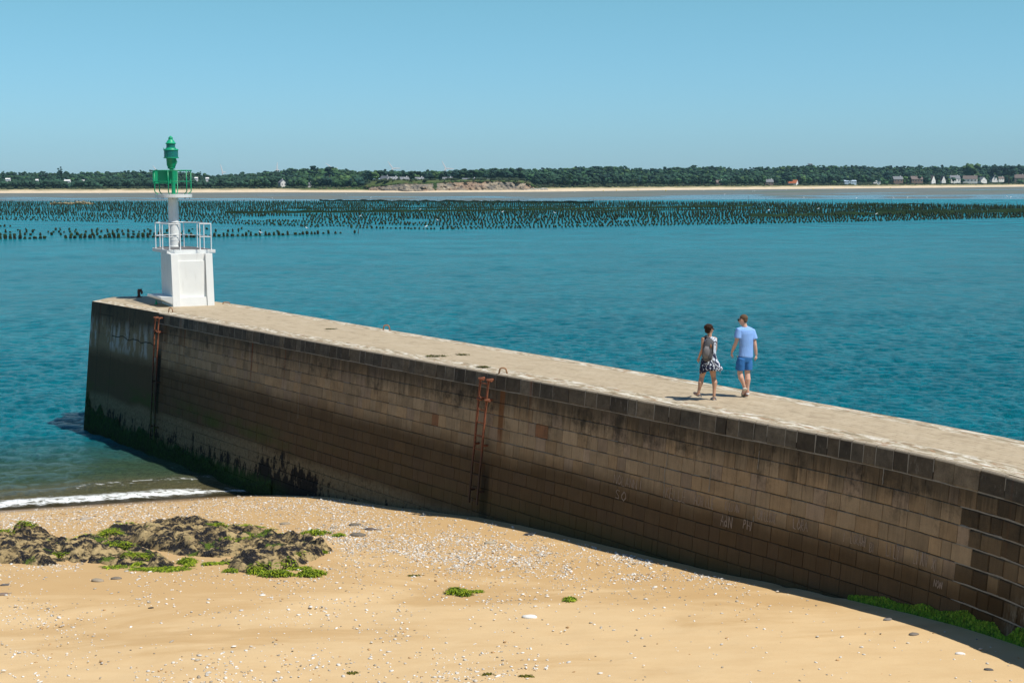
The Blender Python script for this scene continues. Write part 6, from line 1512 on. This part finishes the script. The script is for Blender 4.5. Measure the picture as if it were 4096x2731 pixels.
def woman():
    foot = at(2650+760/3.734, 1220+1422/3.734, DZ+.014); f = Fig(760, 1422, 694, foot)
    root = empty('person', tuple(foot), -f.az, label='person with short dark hair walking in a navy and white flowered dress with a backpack', cat='person'); P = f.p
    up = (.18, -.98, 0); mb = MB()
    mb.tube([P(690, 890, 0), P(690, 800, 0), P(690, 720, 0), P(690, 600, 0), P(690, 520, .0), P(690, 480, .0)], [.15, .15, .125, .14, .15, .11], 20, up=up, flat=.62)
    mb.tube([P(692, 490, 0), P(692, 455, 0), P(690, 415, .0)], [.052, .047, .047], 14)
    yaw = R(-48); Hd = head(mb, P(690, 368, .0), .222, yaw, R(-4))
    shL, elL, wrL = P(598, 505, -.03), P(590, 665, -.06), P(538, 788, .02)
    mb.tube([P(630, 498, 0), shL, (shL+elL)/2, elL, elL*.6+wrL*.4, wrL], [.045, .046, .040, .034, .033, .022], 12)
    hand(mb, wrL, (P(508, 862, .03)-wrL), (.7, .5, .1), .9, 1.0, 1)
    shR, elR, wrR = P(775, 505, .03), P(782, 650, .09), P(752, 760, .26)
    mb.tube([P(745, 498, .02), shR, (shR+elR)/2, elR, elR*.6+wrR*.4, wrR], [.045, .046, .040, .034, .033, .022], 12)
    hand(mb, wrR, (P(742, 800, .36)-wrR), (-.7, .2, .3), .9, .9, -1)
    hL, kL, aL = P(640, 870, -.02), P(582, 1085, .0), P(540, 1300, -.06)
    mb.tube([hL, P(600, 1000, .0), kL, P(568, 1165, -.05), P(552, 1240, -.055), aL], [.088, .070, .052, .056, .036, .032], 14)
    hR, kR, aR = P(735, 870, .03), P(757, 1075, .08), P(768, 1345, .0)
    mb.tube([hR, P(746, 975, .06), kR, P(776, 1160, .035), P(772, 1250, .02), aR], [.09, .074, .053, .058, .038, .032], 14)
    mb.tube([aL, P(535, 1330, -.06), P(490, 1325, .03), P(465, 1312, .06)], [.032, .036, .036, .022], 10); mb.tube([P(560, 1345, -.08), P(520, 1335, -.02)], [.028, .033], 10)
    mb.tube([aR, P(770, 1385, -.0), P(752, 1392, .08), P(735, 1398, .15)], [.032, .034, .036, .022], 10); mb.tube([P(775, 1398, -.03), P(765, 1396, .02)], [.028, .032], 10)
    finish_body(mb, 'body', M['skin_w'], root)
    mb = MB(); s = .222; Rm = Matrix.Rotation(yaw, 3, 'Z') @ Matrix.Rotation(R(-4), 3, 'X'); c = P(690, 368, .0); rg = np.random.default_rng(5)
    ell(mb, c+Rm @ Vector((0, -.11*s, .17*s)), (s*.40, s*.45, s*.39), Rm, 18); ell(mb, c+Rm @ Vector((0, -.25*s, -.10*s)), (s*.33, s*.24, s*.30), Rm, 18)
    for i in range(70):
        v = Vector(rg.normal(0, 1, 3)); v.normalize(); v.z = abs(v.z)*.9-.1*rg.random()
        if v.y > .45: continue
        q = c+Rm @ Vector((v.x*.38*s, (v.y*.43-.11)*s, (v.z*.38+.16)*s)); ell(mb, q, (.019, .019, .017), None, 6)
    o = mb.build('hair', cloth('dark_brown_hair', (.035, .020, .013), 40, .5), root); r = o.modifiers.new('remesh', 'REMESH'); r.mode = 'VOXEL'; r.voxel_size = .007; r.use_smooth_shade = True
    mb = MB()
    for sg in (-1, 1): mb.tube([Hd(sg*.15, .37, .04), Hd(sg*.15, .40, .04)], [.026, .025], 12, flat=.75); mb.tube([Hd(sg*.2, .36, .06), Hd(sg*.34, .22, .07), Hd(sg*.37, -.04, .06)], .005, 6)
    mb.build('glasses', M['black'], root)
    # dress
    m = NM('flowered_fabric'); v = m.obj(); n = m.noise(v, 24, 3, .65, .4); vr = m.vor(m.map(v, (1, .8, 1)), 22); z = m.sep(v)[2]; x = m.sep(v)[0]
    dens = m.math('ADD', m.mr(z, .55, 1.0, -.10, .03), m.mr(x, -.28, .02, -.14, .02)); k = m.math('ADD', m.math('SUBTRACT', n, m.math('MULTIPLY', vr, .55)), dens)
    fl = m.mr(k, .19, .22); c_ = m.mix(fl, (.010, .014, .045), m.mix(m.noise(v, 30, 3), (.45, .55, .68), (.80, .82, .84)))
    m.set(Base_Color=c_, Roughness=.9, Normal=m.bump(m.noise(m.map(v, (3, 3, 1)), 6, 4), .8, .03)); dm = m.m
    V = []; Fc = []; n_ = 40
    rings = [(985, 698, .215, .155), (940, 697, .208, .15), (880, 692, .19, .14), (820, 690, .170, .125), (760, 690, .150, .11), (700, 690, .142, .105), (620, 690, .148, .110), (540, 690, .158, .115), (505, 690, .157, .10), (486, 690, .125, .085), (475, 692, .075, .06)]
    for i, (y, x_, rx, ry) in enumerate(rings):
        ctr = P(x_, y, 0)
        for k_ in range(n_):
            th = 2*math.pi*k_/n_; fold = 1+(.07*math.sin(th*7+1)+.04*math.sin(th*11))*max(0, 1-i/4.5); sx = math.cos(th); sy = math.sin(th)
            ex = .055*max(0, 1-i/3.5)*(1 if sx > .3 else 0)*sx; dz = (.035*sx+.02*math.sin(th*3))*max(0, 1-i/2.5)
            V.append((ctr.x+rx*sx*fold+ex, ctr.y+ry*sy*fold, ctr.z+dz))
    for i in range(len(rings)-1):
        for k_ in range(n_): Fc.append((i*n_+k_, i*n_+(k_+1) % n_, (i+1)*n_+(k_+1) % n_, (i+1)*n_+k_))
    Fc.append(tuple((len(rings)-1)*n_+k_ for k_ in range(n_)))
    o = mesh_np('dress', V, Fc, dm, root, smooth=True); so_ = o.modifiers.new('solid', 'SOLIDIFY'); so_.thickness = .006
    # backpack hung on the left shoulder
    bp = empty('backpack', tuple(root.matrix_world.translation)); bp.parent = root; bp.location = (0, 0, 0)
    g1 = cloth('grey_pack_fabric', (.10, .10, .105), 8, .2); g2 = cloth('dark_pack_fabric', (.022, .022, .025), 8, .2); g3 = cloth('light_grey_panel', (.19, .18, .18), 8, .15)
    mb = MB(); mb.tube([P(668, 838, -.20), P(664, 815, -.215), P(664, 760, -.225), P(672, 680, -.225), P(684, 600, -.215), P(690, 550, -.205), P(692, 522, -.18), P(690, 508, -.16)], [.055, .095, .118, .120, .108, .090, .060, .02], 22, up=(0, -1, 0), flat=.78); mb.build('bag', g1, bp, True)
    mb = MB(); mb.tube([P(650, 800, -.285), P(645, 740, -.305), P(652, 680, -.305), P(664, 630, -.29)], [.05, .072, .070, .045], 16, up=(0, -1, 0), flat=.45); mb.build('pocket', g3, bp, True)
    mb = MB(); mb.tube([P(705, 790, -.25), P(722, 720, -.27), P(724, 640, -.27), P(712, 560, -.25), P(696, 520, -.21)], [.02, .034, .036, .030, .014], 10, up=(0, -1, 0), flat=.7); mb.build('side_panel', g2, bp, True)
    mb = MB(); mb.tube([P(668, 835, -.225), P(640, 800, -.27), P(618, 770, -.27)], [.02, .025, .014], 8); mb.tube([P(668, 835, -.225), P(700, 812, -.27), P(722, 790, -.25)], [.02, .022, .012], 8); mb.build('base_panel', g2, bp, True)
    mb = MB(); mb.tube([P(684, 515, -.17), P(660, 485, -.12), P(640, 465, -.03), P(625, 478, .07)], [.02, .026, .028, .026], 8, up=(0, -1, .3), flat=.35); mb.build('shoulder_strap', g1, bp, True)
    mb = MB(); mb.tube([P(720, 740, -.26), P(730, 820, -.26), P(760, 880, -.22), P(815, 925, -.19), P(845, 970, -.19), P(855, 1015, -.19)], .010, 6); mb.build('loose_strap', g3, bp)
    mb = MB(); mb.tube([P(712, 595, -.305), P(714, 625, -.315), P(712, 650, -.31)], [.007, .010, .006], 6); mb.build('orange_toggle', simple('orange_cord', (.55, .20, .04), .6), bp)
    # sandals
    ms = simple('grey_sandal', (.16, .19, .22), .8, .2, 20); sl_ = simple('sandal_sole', (.42, .38, .33), .8)
    def sandal(heel, mid, toe, upv):
        sh = empty('sandal', (0, 0, 0)); sh.parent = root; heel, mid, toe, upv = map(Vector, (heel, mid, toe, upv)); upv.normalize(); side = (toe-heel).normalized().cross(upv)
        mb = MB(); mb.tube([heel, heel*.7+mid*.3, mid, toe*.8+mid*.2, toe], [.026, .036, .042, .044, .024], 14, up=upv, flat=.28); mb.build('sole', sl_, sh, True)
        for t, hgt, rr in ((.10, .058, .007), (.50, .050, .010), (.80, .040, .010)):
            c = heel+(toe-heel)*t if t < .4 else mid+(toe-mid)*((t-.4)/.6); mb = MB(); pts = [c+side*.040*math.cos(a)+upv*hgt*math.sin(a) for a in np.linspace(0, math.pi, 9)]; mb.tube(pts, rr, 6, flat=1.6); mb.build('strap', ms, sh, True)
    sandal(P(778, 1420, -.05), P(762, 1418, .05), P(732, 1408, .17), (0, 0, 1))
    sandal(P(565, 1375, -.10), P(530, 1362, -.03), P(468, 1325, .07), (.35, .1, .85))
    mb = MB(); mb.tube([wrL+Vector((-.022, 0, .01)), wrL+Vector((0, -.026, .012)), wrL+Vector((.022, 0, .01))], .005, 6); mb.build('bracelet', M['wrail'], root)
woman()

# ================================================================== AIR
def haze():
    mb = MB(); mb.box((0, 3300, 95), (9000, 7400, 200.0)); m = bpy.data.materials.new('haze'); m.use_nodes = True; t = m.node_tree; t.nodes.clear()
    o = t.nodes.new('ShaderNodeOutputMaterial'); v = t.nodes.new('ShaderNodeVolumePrincipled'); v.inputs['Color'].default_value = (.45, .80, .98, 1); v.inputs['Density'].default_value = HAZE; v.inputs['Anisotropy'].default_value = 0.0
    t.links.new(v.outputs[0], o.inputs['Volume']); h = mb.build('haze', m); tag(h, kind='stuff')
HAZE = 0.00004
haze()
